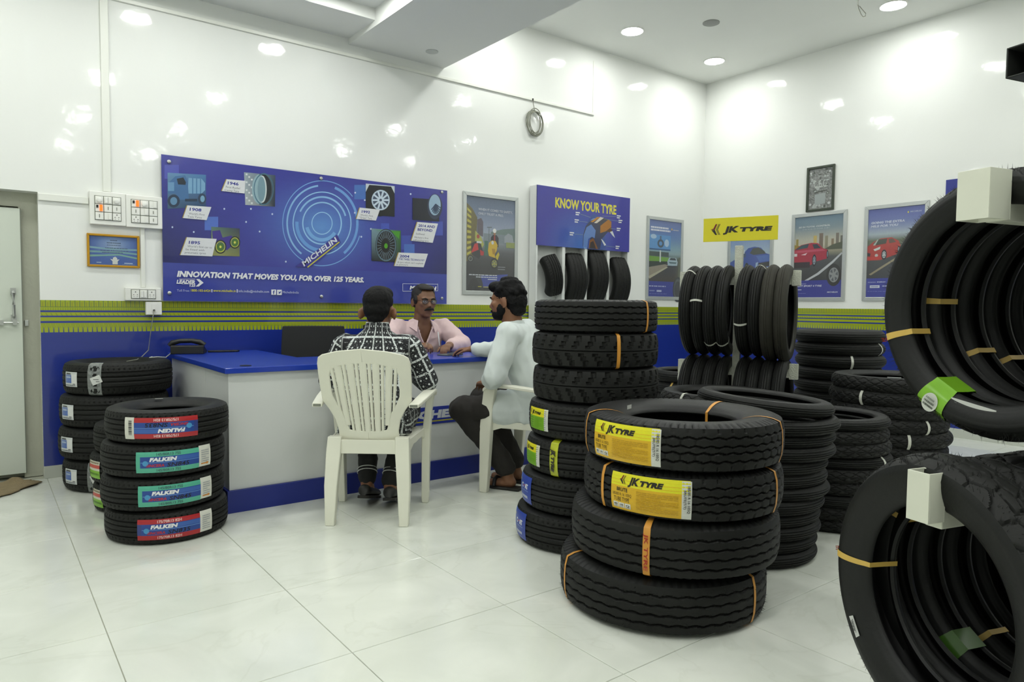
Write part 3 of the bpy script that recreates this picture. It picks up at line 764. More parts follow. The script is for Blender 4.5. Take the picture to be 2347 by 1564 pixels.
def car_front(A):
    A.grid(0, 0, 1, 1, 1, 14, vgrad([(0, (72, 86, 164)), (.14, (96, 112, 176)), (.30, (172, 186, 192)), (.31, (84, 98, 70)), (.42, (96, 104, 84)), (.5, (66, 70, 66)), (.78, (48, 50, 52)), (1, (40, 44, 60))]))
    A.poly([(0, .42), (.1, .37), (.24, .335), (.44, .33), (.56, .37), (.6, .42), (.6, .5), (.5, .53), (.24, .58), (0, .58)], (176, 44, 30))
    A.poly([(.1, .385), (.2, .345), (.36, .34), (.34, .395), (.14, .41)], (58, 64, 50)); A.poly([(.38, .345), (.46, .345), (.52, .385), (.4, .395)], (96, 70, 54)); A.poly([(.10, .41), (.18, .345), (.2, .345), (.14, .41)], (170, 178, 168))
    A.poly([(.11, .455), (.24, .425), (.23, .455), (.14, .475)], (206, 216, 210)); A.poly([(0, .49), (.06, .50), (.05, .535), (0, .53)], (40, 24, 24)); A.ell(.17, .525, .03, .018, (196, 190, 186)); A.poly([(0, .545), (.26, .535), (.2, .575), (0, .57)], (196, 40, 28))
    wheel(A, .31, .52, .05, .058, (24, 25, 27), (206, 214, 214)); wheel(A, .57, .47, .02, .04)
    A.poly([(.04, .74), (.3, .64), (.6, .53), (.62, .545), (.32, .66), (.08, .75)], (150, 140, 110)); A.rect(0, .785, 1, 1, (42, 52, 152))
    A.text('GOING THE EXTRA', .05, .66, .165, .14, (196, 204, 226), .05, .18); A.text('MILE FOR YOU', .05, .54, .205, .18, (196, 204, 226), .05, .18); A.ell(.715, .065, .012, .010, YEL); A.text('MICHELIN', .75, .94, .07, .054, (170, 180, 216), .03, .1)
    A.scribble(.03, .18, .83, .010, (150, 158, 206), 4); A.text('ENERGY', .2, .36, .834, .822, (196, 202, 232), .03, .1); A.rect(.07, .865, .25, .895, (206, 210, 226)); A.scribble(.09, .23, .88, .010, (90, 100, 170), 7); A.scribble(.3, .5, .875, .012, (180, 188, 222), 8); A.scribble(.03, .5, .935, .007, (100, 110, 186), 9)


def white_car(A):
    A.grid(0, 0, 1, 1, 1, 14, vgrad([(0, (84, 104, 166)), (.2, (90, 126, 184)), (.36, (128, 164, 180)), (.43, (140, 166, 170)), (.48, (60, 76, 62)), (.6, (60, 62, 58)), (.8, (70, 64, 54)), (1, (50, 52, 60))]))
    A.rect(0, .41, .62, .47, (62, 76, 66)); A.poly([(0, .47), (.7, .48), (.66, .53), (0, .6)], (110, 160, 48)); A.poly([(0, .54), (.66, .53), (.5, .57), (0, .62)], (44, 56, 30)); A.poly([(0, .62), (.5, .57), (.62, .58), (.3, .68), (0, .77)], (150, 142, 122)); A.poly([(0, .74), (.56, .60), (.6, .61), (.04, .77)], (184, 178, 150)); A.poly([(.94, .47), (1, .47), (1, .8), (.92, .8)], (84, 92, 74))
    A.rect(.02, .19, .67, .385, (92, 150, 206)); A.rect(.02, .37, .67, .39, (40, 84, 130)); A.ell(.14, .215, .09, .03, (170, 196, 220)); A.ell(.55, .29, .07, .05, (176, 202, 226)); A.ring(.36, .30, .05, .10, (64, 78, 86), .55); A.rect(.335, .20, .38, .25, (70, 96, 120)); A.rect(.335, .39, .375, .545, (206, 212, 206))
    A.poly([(.58, .53), (.64, .475), (.86, .475), (.91, .53), (.9, .58), (.6, .59)], (168, 190, 200)); A.poly([(.65, .51), (.68, .48), (.83, .48), (.86, .51)], (44, 56, 60)); A.poly([(.62, .535), (.88, .535), (.85, .555), (.66, .555)], (70, 100, 104)); A.rect(.6, .585, .88, .60, (40, 42, 44))
    A.rect(0, .80, .82, 1, (50, 62, 150)); A.ell(.93, .90, .16, .17, (46, 50, 56)); A.ring(.93, .9, .10, .13, (76, 84, 84), 1.1)
    A.scribble(.05, .60, .095, .022, (214, 218, 232), 21, .9); A.scribble(.05, .66, .13, .022, (214, 218, 232), 22, .9); A.ell(.70, .10, .02, .014, (220, 180, 70)); A.scribble(.74, .92, .108, .012, (196, 196, 200), 23)
    A.scribble(.03, .55, .865, .014, (180, 188, 222), 24); A.scribble(.04, .2, .925, .014, (150, 160, 210), 25); A.rect(.26, .915, .41, .94, (180, 188, 222)); A.scribble(.04, .58, .965, .008, (120, 130, 196), 26)


def blue_car(A):
    A.grid(0, 0, 1, 1, 1, 12, vgrad([(0, (110, 130, 180)), (.3, (140, 164, 200)), (.44, (168, 186, 196)), (.55, (150, 168, 176)), (.6, (90, 96, 96)), (1, (50, 52, 56))]))
    A.poly([(.0, .52), (.3, .43), (.46, .34), (.62, .325), (.78, .345), (.9, .42), (1, .44), (1, .66), (.6, .70), (.0, .68)], (52, 78, 158))
    A.poly([(.50, .41), (.58, .345), (.72, .34), (.86, .39), (.90, .425), (.6, .435)], (62, 68, 62)); A.poly([(.66, .45), (1, .44), (1, .52), (.75, .53)], (70, 104, 180)); A.poly([(.72, .545), (1, .53), (1, .59), (.74, .60)], (34, 36, 40)); A.poly([(.66, .54), (.72, .53), (.69, .60), (.65, .60)], (150, 176, 204)); A.rect(.78, .60, 1, .625, (190, 206, 214)); A.rect(.32, .40, .40, .46, (64, 80, 110)); A.rect(.34, .36, .37, .41, (206, 212, 214))
    wheel(A, .43, .62, .06, .085, (30, 36, 40), (120, 150, 150)); A.rect(0, .8, 1, 1, (42, 52, 150)); A.scribble(.06, .6, .85, .012, (190, 196, 224), 31)


def bounds(wall, l, r, t, b):
    if wall == 'a': return on_a(l, 600).x, on_a(r, 600).x, None
    return -on_b(l, 600).y, -on_b(r, 600).y, None


framed_poster('framed_poster', 'silver framed poster of a yellow scooter rider, right of the banner', 'poster', 'a', 3.381, 3.990, 1.196, 2.100, draw_scooter, group='framed posters on the walls')
framed_poster('framed_poster', 'silver framed poster of a white car and roadside billboard, left of the corner', 'poster', 'a', 5.757, 6.362, 1.185, 2.090, white_car, group='framed posters on the walls')
framed_poster('framed_poster', 'silver framed poster of a blue car, half hidden behind the yellow sign', 'poster', 'b', -4.80, -4.235, 1.182, 2.073, blue_car, group='framed posters on the walls')
framed_poster('framed_poster', 'silver framed poster of a red car from behind with city skyline', 'poster', 'b', -4.025, -3.447, 1.182, 2.071, car_rear, group='framed posters on the walls')
framed_poster('framed_poster', 'silver framed poster of an orange red car front, beside the hanging tyres', 'poster', 'b', -3.278, -2.710, 1.182, 2.077, car_front, group='framed posters on the walls')


def calligraphy(A):
    r = random.Random(11); A.rect(0, 0, 1, 1, (120, 126, 124))
    def cell(a, b):
        v = 96 + 60 * r.random(); return (v, v + 3, v + 1)
    A.grid(.0, .0, 1, 1, 22, 32, cell)
    for k in range(46):
        x, y = r.uniform(.06, .94), r.uniform(.04, .96)
        if .25 < x < .75 and .3 < y < .9 and r.random() < .6: continue
        A.ell(x, y, r.uniform(.03, .07), r.uniform(.015, .035), (176, 182, 180) if r.random() < .6 else (76, 82, 76), 10)
    for j in range(3): A.ring(.30 + j * .19, .38, .05, .075, (186, 192, 188), 1.2, 0, 5); A.line(.26 + j * .2, .47, .42 + j * .19, .45, .02, (190, 194, 190))
    A.poly([(.24, .58), (.78, .545), (.78, .57), (.24, .605)], (70, 76, 68)); A.poly([(.27, .64), (.72, .62), (.72, .88), (.27, .90)], (158, 166, 166)); A.rect(.16, .64, .24, .70, (84, 90, 80)); A.rect(.78, .60, .86, .66, (84, 90, 80)); A.rect(.18, .655, .21, .685, (200, 204, 202)); A.rect(.80, .615, .83, .645, (200, 204, 202))
    for x in (.08, .88): A.ell(x, .10, .04, .022, (208, 212, 210)); A.ell(x, .88, .06, .03, (196, 200, 200))


framed_poster('framed_picture', 'small dark framed grey calligraphy picture above the red car poster', 'picture', 'b', -3.875, -3.585, 2.083, 2.528, calligraphy, 0.022, 0.02, 'dark_frame', mat='print')


def certificate(A):
    def bg(a, b):
        d = math.hypot((a - .5) / .5, (b - .3) / .5); c = mix((150, 172, 200), (52, 88, 160), min(1, d)); return mix(c, (54, 92, 170), max(0, b - .5))
    A.grid(0, 0, 1, 1, 16, 12, bg)
    for o, c in ((0, (120, 164, 176)), (.15, (112, 160, 160)), (.30, (118, 166, 150))):
        A.poly([(0, .36 + o), (.3, .40 + o * .8), (.6, .42 + o * .6), (1, .40 + o), (1, .46 + o), (.6, .47 + o * .6), (.3, .45 + o * .8), (0, .43 + o)], c)
    D = (56, 76, 104)
    for k, (a, b, y, h) in enumerate(((.43, .58, .13, .03), (.36, .66, .22, .03), (.36, .66, .30, .02), (.32, .80, .40, .02), (.22, .82, .49, .02), (.26, .70, .56, .02))): A.scribble(a, b, y, h, D, 40 + k, .8)
    A.poly([(.42, .78), (.48, .80), (.48, .74), (.53, .70), (.57, .75), (.57, .80), (.62, .79), (.58, .86), (.58, .97), (.47, .97), (.47, .86)], (206, 210, 204))
    A.scribble(.14, .24, .92, .04, (150, 176, 214), 51); A.scribble(.72, .90, .92, .04, (160, 184, 218), 52, .9); A.scribble(.68, .94, .965, .015, (130, 160, 206), 53)


framed_poster('framed_certificate', 'golden framed blue certificate under the switchboards', 'certificate', 'a', 0.551, 0.848, 1.322, 1.532, certificate, 0.014, 0.018, 'gold_frame')

# plain blue sign high on the right wall, mostly behind the hanging tyres
b0 = on_b(2169, 413); t = thing('blue_sign', 'small plain blue square sign on the wall above the hanging tyres', 'sign', (DB, b0.y - .11, b0.z - .22))
MB().box(-0.006, 0, -.11, .11, 0, .22).build('sign_board', P('sign_blue', (48, 56, 140), .4, var=(6, .03)), t, bevel=.001)

# ================================================================== KNOW YOUR TYRE display
DX0, DX1, DD = 4.125, 5.365, 0.100
disp = thing('tyre_display', 'white wall display with a blue header board and four tyre compartments', 'display', ((DX0 + DX1) / 2, DA - .016, 0))
hx = (DX1 - DX0) / 2; HZ0, HZ1 = 1.668, 2.222
MB().box(-hx, hx, -0.012, 0, 0.0, HZ1).build('back_panel', M['display_white'], disp)
MB().box(-hx, -hx + .018, -DD, -0.012, 0.0, HZ1).build('side_panel', M['display_white'], disp, bevel=.001)
MB().box(hx - .018, hx, -DD, -0.012, 0.0, HZ1).build('side_panel', M['display_white'], disp, bevel=.001)
MB().box(-hx + .018, hx - .018, -DD, -0.012, 0.0, 1.095).build('lower_panel', M['display_white'], disp)
MB().box(-hx, hx, -DD - .004, -DD + .004, HZ0, HZ1).build('header_board', M['banner_edge'], disp)
MB().box(-hx + .018, hx - .018, -DD + .004, -0.012, HZ1 - .018, HZ1).build('top_panel', M['display_white'], disp)
for px in (1289, 1340, 1391):
    q = on_a(px, 630, DD); xx = q.x - (DX0 + DX1) / 2
    MB().box(xx - .018, xx + .018, -DD, -0.012, 1.095, HZ0).build('divider', M['display_white'], disp, bevel=.001)
A = Art(lambda a, b: (-hx + 2 * hx * a, HZ1 - (HZ1 - HZ0) * b))
A.grid(0, 0, 1, 1, 14, 10, lambda a, b: mix((64, 64, 158), (66, 112, 186), max(0, 1 - math.hypot((a - .45) / .42, (b - .95) / .75))))
A.text('KNOW YOUR TYRE', .18, .84, .33, .165, (222, 212, 60), .035)
A.ell(.60, 1.0, .125, .62, (58, 82, 150), 36, PI, 2 * PI); A.ring(.60, 1.0, .085, .118, (120, 156, 208), 4.7, PI, 1.62 * PI); A.poly([(.47, .98), (.475, .75), (.50, .60), (.55, .50), (.64, .42), (.76, .46), (.77, .62), (.68, .80), (.66, .99), (.56, .99), (.55, .80), (.50, .80)], (56, 62, 88))
A.poly([(.475, .98), (.48, .76), (.51, .62), (.56, .56), (.61, .66), (.60, .80), (.57, .78), (.53, .82), (.52, .98)], (94, 128, 190)); A.poly([(.535, .99), (.545, .84), (.585, .80), (.615, .9), (.64, .99)], (128, 84, 40)); A.poly([(.545, .99), (.555, .88), (.585, .85), (.605, .93), (.615, .99)], (60, 50, 40))
for p_, c in (([(.55, .52), (.62, .42), (.66, .41), (.58, .52)], (190, 130, 40)), ([(.59, .53), (.66, .41), (.70, .42), (.62, .53)], (214, 206, 190)), ([(.62, .54), (.70, .42), (.75, .44), (.66, .57)], (70, 70, 80)), ([(.66, .57), (.75, .44), (.785, .47), (.785, .57), (.72, .66), (.66, .70)], (170, 112, 40)), ([(.72, .66), (.785, .57), (.80, .68), (.74, .66)], (90, 60, 36)), ([(.77, .66), (.80, .64), (.83, .76), (.80, .72)], (206, 210, 214)), ([(.67, .80), (.69, .82), (.73, .90), (.71, .92)], (206, 210, 214))): A.poly(p_, c)
for k, (x, y, x2, y2) in enumerate(((.44, .40, .55, .44), (.43, .53, .52, .53), (.38, .76, .47, .76), (.84, .37, .68, .39), (.86, .45, .70, .44), (.84, .60, .77, .60), (.83, .93, .72, .92))):
    A.line(x, y, x2, y2, .004, (150, 176, 160)); dx = -.05 if x < .5 else .005
    A.scribble(x + dx, x + dx + .045, y - .018, .02, WHITE, 60 + k, .9); A.scribble(x + dx, x + dx + .035, y + .018, .02, WHITE, 70 + k, .9)
A.build('header_print', lambda x, y, l: (x, -DD - .0045 - l * EPS, y), M['print_gloss'], disp)
# ================================================================== TYRES
def tri(x): return np.abs((x % 1.0) * 2 - 1)            # 1..0..1


def line_g(v, c, w): return np.clip((w - np.abs(v - c)) / (w * 0.35), 0, 1)


def slot(x, frac, soft=0.05): x = x % 1.0; return np.clip((frac / 2 - np.abs(x - .5)) / soft, 0, 1)


def pat_car(u, v):
    g = np.zeros_like(u)
    for c in (-.52, -.17, .17, .52): g = np.maximum(g, line_g(v, c, .05))
    g = np.maximum(g, slot(u * 66 + .7 * np.abs(v), .2, .08) * (np.abs(v) > .6) * .75)
    g = np.maximum(g, slot(u * 66 - 1.2 * v, .14, .08) * (np.abs(v) < .46) * (np.abs(v) > .22) * .45)
    return g


def pat_zig(u, v):
    g = np.zeros_like(u)
    for k, c in enumerate((-.62, -.21, .21, .62)): g = np.maximum(g, line_g(v, c + .075 * (tri(u * 40 + .5 * (k % 2)) - .5), .05))
    return np.maximum(g, slot(u * 80, .12, .06) * (np.abs(v) > .93) * .5)


def pat_hex(u, v):
    g = np.zeros_like(u); t = tri(u * 46) - .5
    for c, sg in ((-.56, 1), (-.16, -1), (.16, 1), (.56, -1)): g = np.maximum(g, line_g(v, c + sg * .10 * t, .045))
    g = np.maximum(g, slot(u * 46, .16, .08) * (np.abs(v) > .78) * .8)
    return np.maximum(g, slot(u * 46 + .5, .10, .06) * (np.abs(v) > .2) * (np.abs(v) < .5) * .5)


def pat_lug(u, v):
    a = np.abs(v); s = np.where(v > 0, .5, 0.)
    st = np.where(a > .62, 0., np.where(a > .36, .22, .42))
    g = slot(u * 30 + s + st + a * .15, .34, .06) * (a > .14)
    return np.maximum(g, line_g(v, 0, .035) * .6)


def pat_mrib(u, v):
    g = np.zeros_like(u)
    for c in (-.5, -.17, .17, .5): g = np.maximum(g, line_g(v, c, .045))
    return np.maximum(g, slot(u * 70, .4, .1) * (np.abs(v) > .72) * (np.abs(v) < .92) * .7)


def pat_mline(u, v):
    g = np.zeros_like(u)
    for c in (-.36, 0, .36): g = np.maximum(g, line_g(v, c, .05))
    return np.maximum(g, slot(u * 60 + v, .12, .08) * (np.abs(v) > .5) * .4)


def pat_mblock(u, v):
    g = np.maximum(slot(u * 30 + v * 1.1, .2, .07), slot(u * 30 - v * 1.1, .2, .07))
    return np.maximum(g * (np.abs(v) < .92), line_g(v, 0, .03) * .5)


def pat_vor(u, v):
    r = np.random.RandomState(5); NU, NV = 34, 5
    jx, jy = r.rand(NU, NV) * .8 + .1, r.rand(NU, NV) * .8 + .1
    x, y = (u % 1.0) * NU, (v * .5 + .5) * NV
    xi, yi = np.floor(x).astype(int), np.floor(y).astype(int); f1 = np.full_like(u, 9.); f2 = np.full_like(u, 9.)
    for dx in (-1, 0, 1):
        for dy in (-1, 0, 1):
            cx_, cy_ = xi + dx, yi + dy; ok = (cy_ >= 0) & (cy_ < NV); cyc = np.clip(cy_, 0, NV - 1)
            d = np.where(ok, np.hypot(cx_ + jx[cx_ % NU, cyc] - x, (cy_ + jy[cx_ % NU, cyc] - y)), 9.)
            f2 = np.where(d < f1, f1, np.minimum(f2, d)); f1 = np.minimum(f1, d)
    return np.maximum(np.clip((.13 - (f2 - f1)) / .06, 0, 1), line_g(v, .28, .012) * -.3)


def grid_mesh(name, Rr, Zz, ang, mats, angle=0.9, close=True):
    """Rr, Zz: (rows, N) radii and heights around the axis"""
    rows, n = Rr.shape
    V = np.stack([Rr * np.cos(ang), Rr * np.sin(ang), Zz], -1).reshape(-1, 3)
    i, j = np.meshgrid(np.arange(rows - 1), np.arange(n if close else n - 1), indexing='ij'); j2 = (j + 1) % n
    Fq = np.stack([i * n + j, i * n + j2, (i + 1) * n + j2, (i + 1) * n + j], -1).reshape(-1, 4)
    me = bpy.data.meshes.new(name)
    me.vertices.add(len(V)); me.vertices.foreach_set('co', V.ravel())
    me.loops.add(Fq.size); me.loops.foreach_set('vertex_index', Fq.ravel().astype(np.int32))
    me.polygons.add(len(Fq)); me.polygons.foreach_set('loop_start', np.arange(0, Fq.size, 4, dtype=np.int32))
    me.update(calc_edges=True); me.materials.append(mats)
    smooth_mesh(me, angle)
    return me


class Tyre:
    """axis = local Z, base of the tyre at z = 0"""
    def __init__(s, name, R, Rb, w, tw, crown, pat, depth, N=300, nt=41, p=2.2, bw=None, tmat='rub_tread', smat='rub_side', shoulder=0, arc=None):
        s.name, s.R, s.Rb, s.w, s.tw = name, R, Rb, w, tw; s.bw = bw or w * .66; s.arc = arc
        s.crown = crown; s.p = p
        ang = np.linspace(0, 2 * PI, N, endpoint=False) if arc is None else np.linspace(-arc, arc, N)
        v = np.linspace(-1, 1, nt)
        U, Vv = np.meshgrid(ang / (2 * PI), v); G = pat(U, Vv)
        fade = np.clip((1.0 - np.abs(Vv)) / .04, 0, 1)
        Rr = R - crown * np.abs(Vv) ** p - depth * G * (0.25 + .75 * fade)
        Zz = w / 2 + Vv * tw / 2 + 0 * Rr
        cl = arc is None
        s.tread = grid_mesh('tread', Rr, Zz, ang, M[tmat], .7, cl)
        re = R - crown; th = np.linspace(0, 1, 15)
        bul = (w - tw * .5 - s.bw * .5) / 2
        prof_r = re + (Rb - re) * th
        prof_z = tw / 2 + (s.bw / 2 - tw / 2) * th + np.maximum(0, w / 2 - (tw + (s.bw - tw) * .42) / 2) * np.sin(PI * th) ** .75
        ridge = .0015 * (np.exp(-((th - .2) / .035) ** 2) + np.exp(-((th - .84) / .03) ** 2))
        s.prof = (prof_r, prof_z)
        s.sides = []
        for sg in (1, -1):
            Rs = np.repeat(prof_r[:, None], N, 1); Zs = np.repeat((prof_z + ridge)[:, None], N, 1)
            if shoulder:
                sl = slot(ang / (2 * PI) * shoulder, .26, .06)[None, :] * np.clip((.24 - th) / .04, 0, 1)[:, None]
                Rs = Rs - sl * .005; Zs = Zs - sl * .0045
            # bead rolled towards the inside
            rb = np.array([Rb - .006, Rb - .008, Rb - .003]); zb = np.array([s.bw / 2 - .004, s.bw / 2 - .012, s.bw / 2 - .018])
            Rs = np.vstack([Rs, np.repeat(rb[:, None], N, 1)]); Zs = np.vstack([Zs, np.repeat(zb[:, None], N, 1)])
            if sg < 0: Rs, Zs = Rs[::-1], Zs[::-1]
            s.sides.append(grid_mesh('sidewall', Rs, w / 2 + sg * Zs, ang, M[smat], 0.9, cl))
        tt = np.linspace(-1, 1, 17); th2 = np.abs(tt)
        k = np.interp(th2, [0, .35, .45, .6, .8, 1], [0, 0, .12, .4, .75, 1])
        lr = (re - .012) + (Rb - .003 - re + .012) * k
        lz = np.sign(tt) * np.interp(th2, [0, .35, .45, .6, .8, 1], [0, tw * .40, tw * .5 - .003, w / 2 - .012, s.bw / 2 - .005, s.bw / 2 - .018])
        s.liner = grid_mesh('inner_liner', np.repeat(lr[:, None], N, 1), w / 2 + np.repeat(lz[:, None], N, 1), ang, M['rub_in'], 1.2, cl)

    def loop(s, off=0.0025):
        pr, pz = s.prof; k = (0, 2, 4, 6, 8, 10, 12, 14)
        out = [(s.R - s.crown * abs(v) ** s.p + off, s.w / 2 + v * s.tw / 2) for v in (-1, -.6, -.2, .2, .6, 1)]
        up = [(pr[i] + off * .3, s.w / 2 + pz[i] + off) for i in k]; dn = [(pr[i] + off * .3, s.w / 2 - pz[i] - off) for i in k][::-1]
        return out + up + [(s.Rb - .011, s.w / 2 + s.bw / 2 - .004), (s.Rb - .010, s.w / 2), (s.Rb - .011, s.w / 2 - s.bw / 2 + .004)] + dn

    def strap(s, ang, width, mat, parent, name='paper_band', text=None, label=None, part=None):
        pts = s.loop(); n = len(pts); b = MB(); v = []
        if part: pts = [pts[i % n] for i in range(part[0], part[1] + 1)]; n = len(pts)
        for r_, z_ in pts:
            for d in (-width / 2, width / 2):
                a = ang + d / s.R; v.append((r_ * math.cos(a), r_ * math.sin(a), z_))
        b.add(v, [(2 * i, 2 * i + 1, 2 * ((i + 1) % n) + 1, 2 * ((i + 1) % n)) for i in range(n - 1 if part else n)])
        o = b.build(name, mat, parent, smooth=.6)
        if label: o['label'] = label
        if text:
            A = Art(); l_ = s.tw * .8; h_ = width * .55
            A.text(text, -l_ / 2, l_ / 2, -h_ / 2, h_ / 2, (170, 40, 26), .02, .15)
            A.build('lettering', lambda x, y, l: ((s.R + .0035) * math.cos(ang + y / s.R), (s.R + .0035) * math.sin(ang + y / s.R), s.w / 2 - x), M['print'], o)
        return o

    def patch(s, art, ang, parent, name='paper_label', zc=None, mat='print', label=None):
        zc = s.w / 2 if zc is None else zc

        def mp(x, y, l):
            v = max(-1, min(1, (zc + y - s.w / 2) / (s.tw / 2))); a = ang + x / s.R
            r_ = s.R - s.crown * abs(v) ** s.p + .0020 + l * .00003
            return (r_ * math.cos(a), r_ * math.sin(a), zc + y)
        return art.build(name, mp, M[mat], parent, label)

    def hairs(s, parent, n, seed, ln=(.006, .014)):
        r = random.Random(seed); b = MB()
        for _ in range(n):
            a = r.uniform(0, 2 * PI); v = r.choice((-1, 1)) * r.uniform(.45, .98); z = s.w / 2 + v * s.tw / 2; R0 = s.R - s.crown * abs(v) ** s.p - .001
            L = r.uniform(*ln); d = .0006; a2 = a + r.uniform(-.35, .35) * L / s.R * 1.5; z2 = z + r.uniform(-.3, .5) * L * np.sign(v)
            ct, st_ = math.cos(a), math.sin(a)
            b.add([(R0 * ct - st_ * d, R0 * st_ + ct * d, z), (R0 * ct + st_ * d, R0 * st_ - ct * d, z), (R0 * ct, R0 * st_, z + 2 * d), ((R0 + L) * math.cos(a2), (R0 + L) * math.sin(a2), z2)], [(0, 1, 3), (1, 2, 3), (2, 0, 3)])
        o = b.build('vent_hairs', M['rub_tread'], parent); o['kind'] = 'stuff'
        return o

    def place(s, name, label, group, loc, spin=0.0, rot=None):
        t = bpy.data.objects.new(name, None); t.empty_display_size = .05; COL.objects.link(t); tag(t, label, 'tyre', group)
        t.location = loc
        if rot is None: t.rotation_euler = (0, 0, spin)
        else: t.rotation_mode = 'QUATERNION'; t.rotation_quaternion = rot
        for nm, me in (('tread', s.tread), ('sidewall', s.sides[0]), ('sidewall', s.sides[1]), ('inner_liner', s.liner)): link(bpy.data.objects.new(nm, me), t)
        return t


TY = {}
TY['car13'] = Tyre('car_tyre', .270, .160, .152, .132, .010, pat_car, .007, 330, 49, p=3.2)
TY['car14'] = Tyre('car_tyre', .292, .178, .187, .160, .012, pat_car, .007, 330, 49, p=3.2)
TY['hex16'] = Tyre('van_tyre', .364, .203, .166, .140, .010, pat_hex, .009, 420, 49, p=3, shoulder=92)
TY['zig16'] = Tyre('van_tyre', .383, .208, .192, .156, .010, pat_zig, .009, 400, 57, p=3, shoulder=80)
TY['lug13'] = Tyre('van_tyre', .295, .175, .156, .134, .008, pat_lug, .010, 360, 45, p=3)
TY['rib13'] = Tyre('van_tyre', .288, .175, .146, .128, .007, pat_zig, .008, 360, 49, p=3, shoulder=54)
TY['car14n'] = Tyre('car_tyre', .302, .175, .1675, .142, .011, pat_car, .007, 330, 49, p=3.2)
TY['moto_rib'] = Tyre('motorcycle_tyre', .300, .232, .062, .056, .020, pat_mrib, .004, 240, 29, p=2, bw=.05)
TY['moto_line'] = Tyre('motorcycle_tyre', .298, .232, .060, .054, .020, pat_mline, .004, 220, 25, p=2, bw=.05)
TY['moto_block'] = Tyre('motorcycle_tyre', .302, .222, .068, .064, .018, pat_mblock, .006, 260, 27, p=2.2, bw=.052)
TY['moto_wide'] = Tyre('motorcycle_tyre', .325, .222, .086, .082, .022, pat_mblock, .006, 260, 29, p=2.2, bw=.06)
TY['pile'] = Tyre('motorcycle_tyre', .300, .228, .088, .082, .026, pat_mline, .004, 200, 27, p=2, bw=.07)
TY['hang'] = Tyre('motorcycle_tyre', .304, .232, .076, .072, .026, pat_mline, .004, 200, 27, p=2, bw=.07)
TY['hang_b'] = Tyre('motorcycle_tyre', .318, .246, .080, .076, .026, pat_mrib, .003, 200, 27, p=2, bw=.07, tmat='rub_brown', smat='rub_side_b')
TY['front'] = Tyre('motorcycle_tyre', .306, .232, .100, .094, .024, pat_mblock, .007, 300, 41, p=2.3, bw=.07)
TY['front_vor'] = Tyre('motorcycle_tyre', .325, .217, .128, .122, .026, pat_vor, .007, 420, 57, p=2.2, bw=.085)
RIGHT = Vector((math.cos(YAW), -math.sin(YAW), 0))


def facing(x, y): return math.atan2(-y, -x)


# ------------------------------------------------------------------ printed tyre labels
def bars(A, x0, x1, y0, y1, n, col, seed):
    for k in range(n): A.scribble(x0, x1 if k % 4 != 3 else x0 + (x1 - x0) * .6, y0 + (y1 - y0) * k / max(1, n - 1), abs(y1 - y0) / n * .38, col, seed + k, .86)


def art_red_blue(code, stripe, name_col, flip, tagside):
    A = Art(); A.sub = .012; W, H = .27, .094; f = (lambda x, y: (-x, -y)) if flip else (lambda x, y: (x, y)); A.T = f
    A.rect(-W / 2, -H / 2, W / 2, H / 2, (36, 72, 150)); A.rect(-W / 2, H * .27, W / 2, H / 2, stripe); A.rect(-W / 2, -H / 2, W / 2, -H * .27, stripe)
    A.rect(-W / 2, -H * .27, -W / 2 + .018, H * .27, stripe if stripe[0] < 120 else (52, 66, 130)); A.rect(-W / 2 + .02, -.002, W / 2, .001, (96, 140, 200)); A.rect(W * .12, .004, W / 2, H * .24, (60, 100, 176))
    A.T = None; A.T = lambda x, y: (x, y)

    def tx(st, x0, x1, yb, yt, col, bo, sh): A.text(st, *((x0, x1, yb, yt) if not flip else (-x1, -x0, -yt, -yb)), col, bo, sh if not flip else sh, flip=flip)
    size = '175/70R13 82H' if stripe[0] > 120 else '145/80R13 75S'
    tcol = (236, 200, 196) if stripe[0] > 120 else (60, 110, 104)
    tx(size, -.05, .05, H * .32, H * .32 + .012, tcol, .03, 0); tx(size, -.05, .05, -H * .45, -H * .45 + .012, tcol, .03, 0)
    tx('FALKEN', -.078, .030, .005, .021, WHITE, .06, .25); tx(code, -.008, .084, -.023, -.004, (16, 18, 26), .012, .2); tx('SINCERA', -.092, -.018, -.020, -.008, (190, 40, 40), .03, .2)
    A.T = f; A.ell(-.095, -.004, .012, .012, (72, 150, 200)); A.T = lambda x, y: (x, y)
    if tagside == 'left': A.rect(-W / 2 - .045, -H / 2 - .002, -W / 2, H / 2 + .002, (216, 216, 204)); [A.rect(-W / 2 - .026, -.03 + k * .006, -W / 2 - .010, -.027 + k * .006 + (k % 3) * .001, (50, 52, 50)) for k in range(11)]
    else:
        A.rect(W / 2 - .002, -H / 2 + .002, W / 2 + .062, H / 2 + .006, (222, 222, 212)); bars(A, W / 2 + .008, W / 2 + .05, -.03, .03, 7, (150, 156, 164), 80)
        if stripe[0] < 120: A.poly([(W / 2 + .006, -.034), (W / 2 + .036, -.034), (W / 2 + .036, -.038), (W / 2 + .048, -.031), (W / 2 + .036, -.024), (W / 2 + .036, -.029), (W / 2 + .006, -.029)], (220, 140, 40))
    return A


def jk_mark(A, x, y, s):
    A.poly([(x - 1.05 * s, y), (x - .55 * s, y + .18 * s), (x - .2 * s, y + .9 * s), (x + .1 * s, y + .9 * s), (x - .3 * s, y - .05 * s)], (120, 36, 34)); A.poly([(x - .85 * s, y - .08 * s), (x - .3 * s, y - .05 * s), (x + .1 * s, y - .9 * s), (x - .2 * s, y - .9 * s)], (36, 32, 20))
    for k in (1, 2): A.poly([(x - .3 * s + k * .18 * s, y), (x + .1 * s + k * .2 * s, y + .9 * s), (x + .22 * s + k * .2 * s, y + .9 * s), (x - .18 * s + k * .18 * s, y), (x + .22 * s + k * .2 * s, y - .9 * s), (x + .1 * s + k * .2 * s, y - .9 * s)], (96, 92, 20))


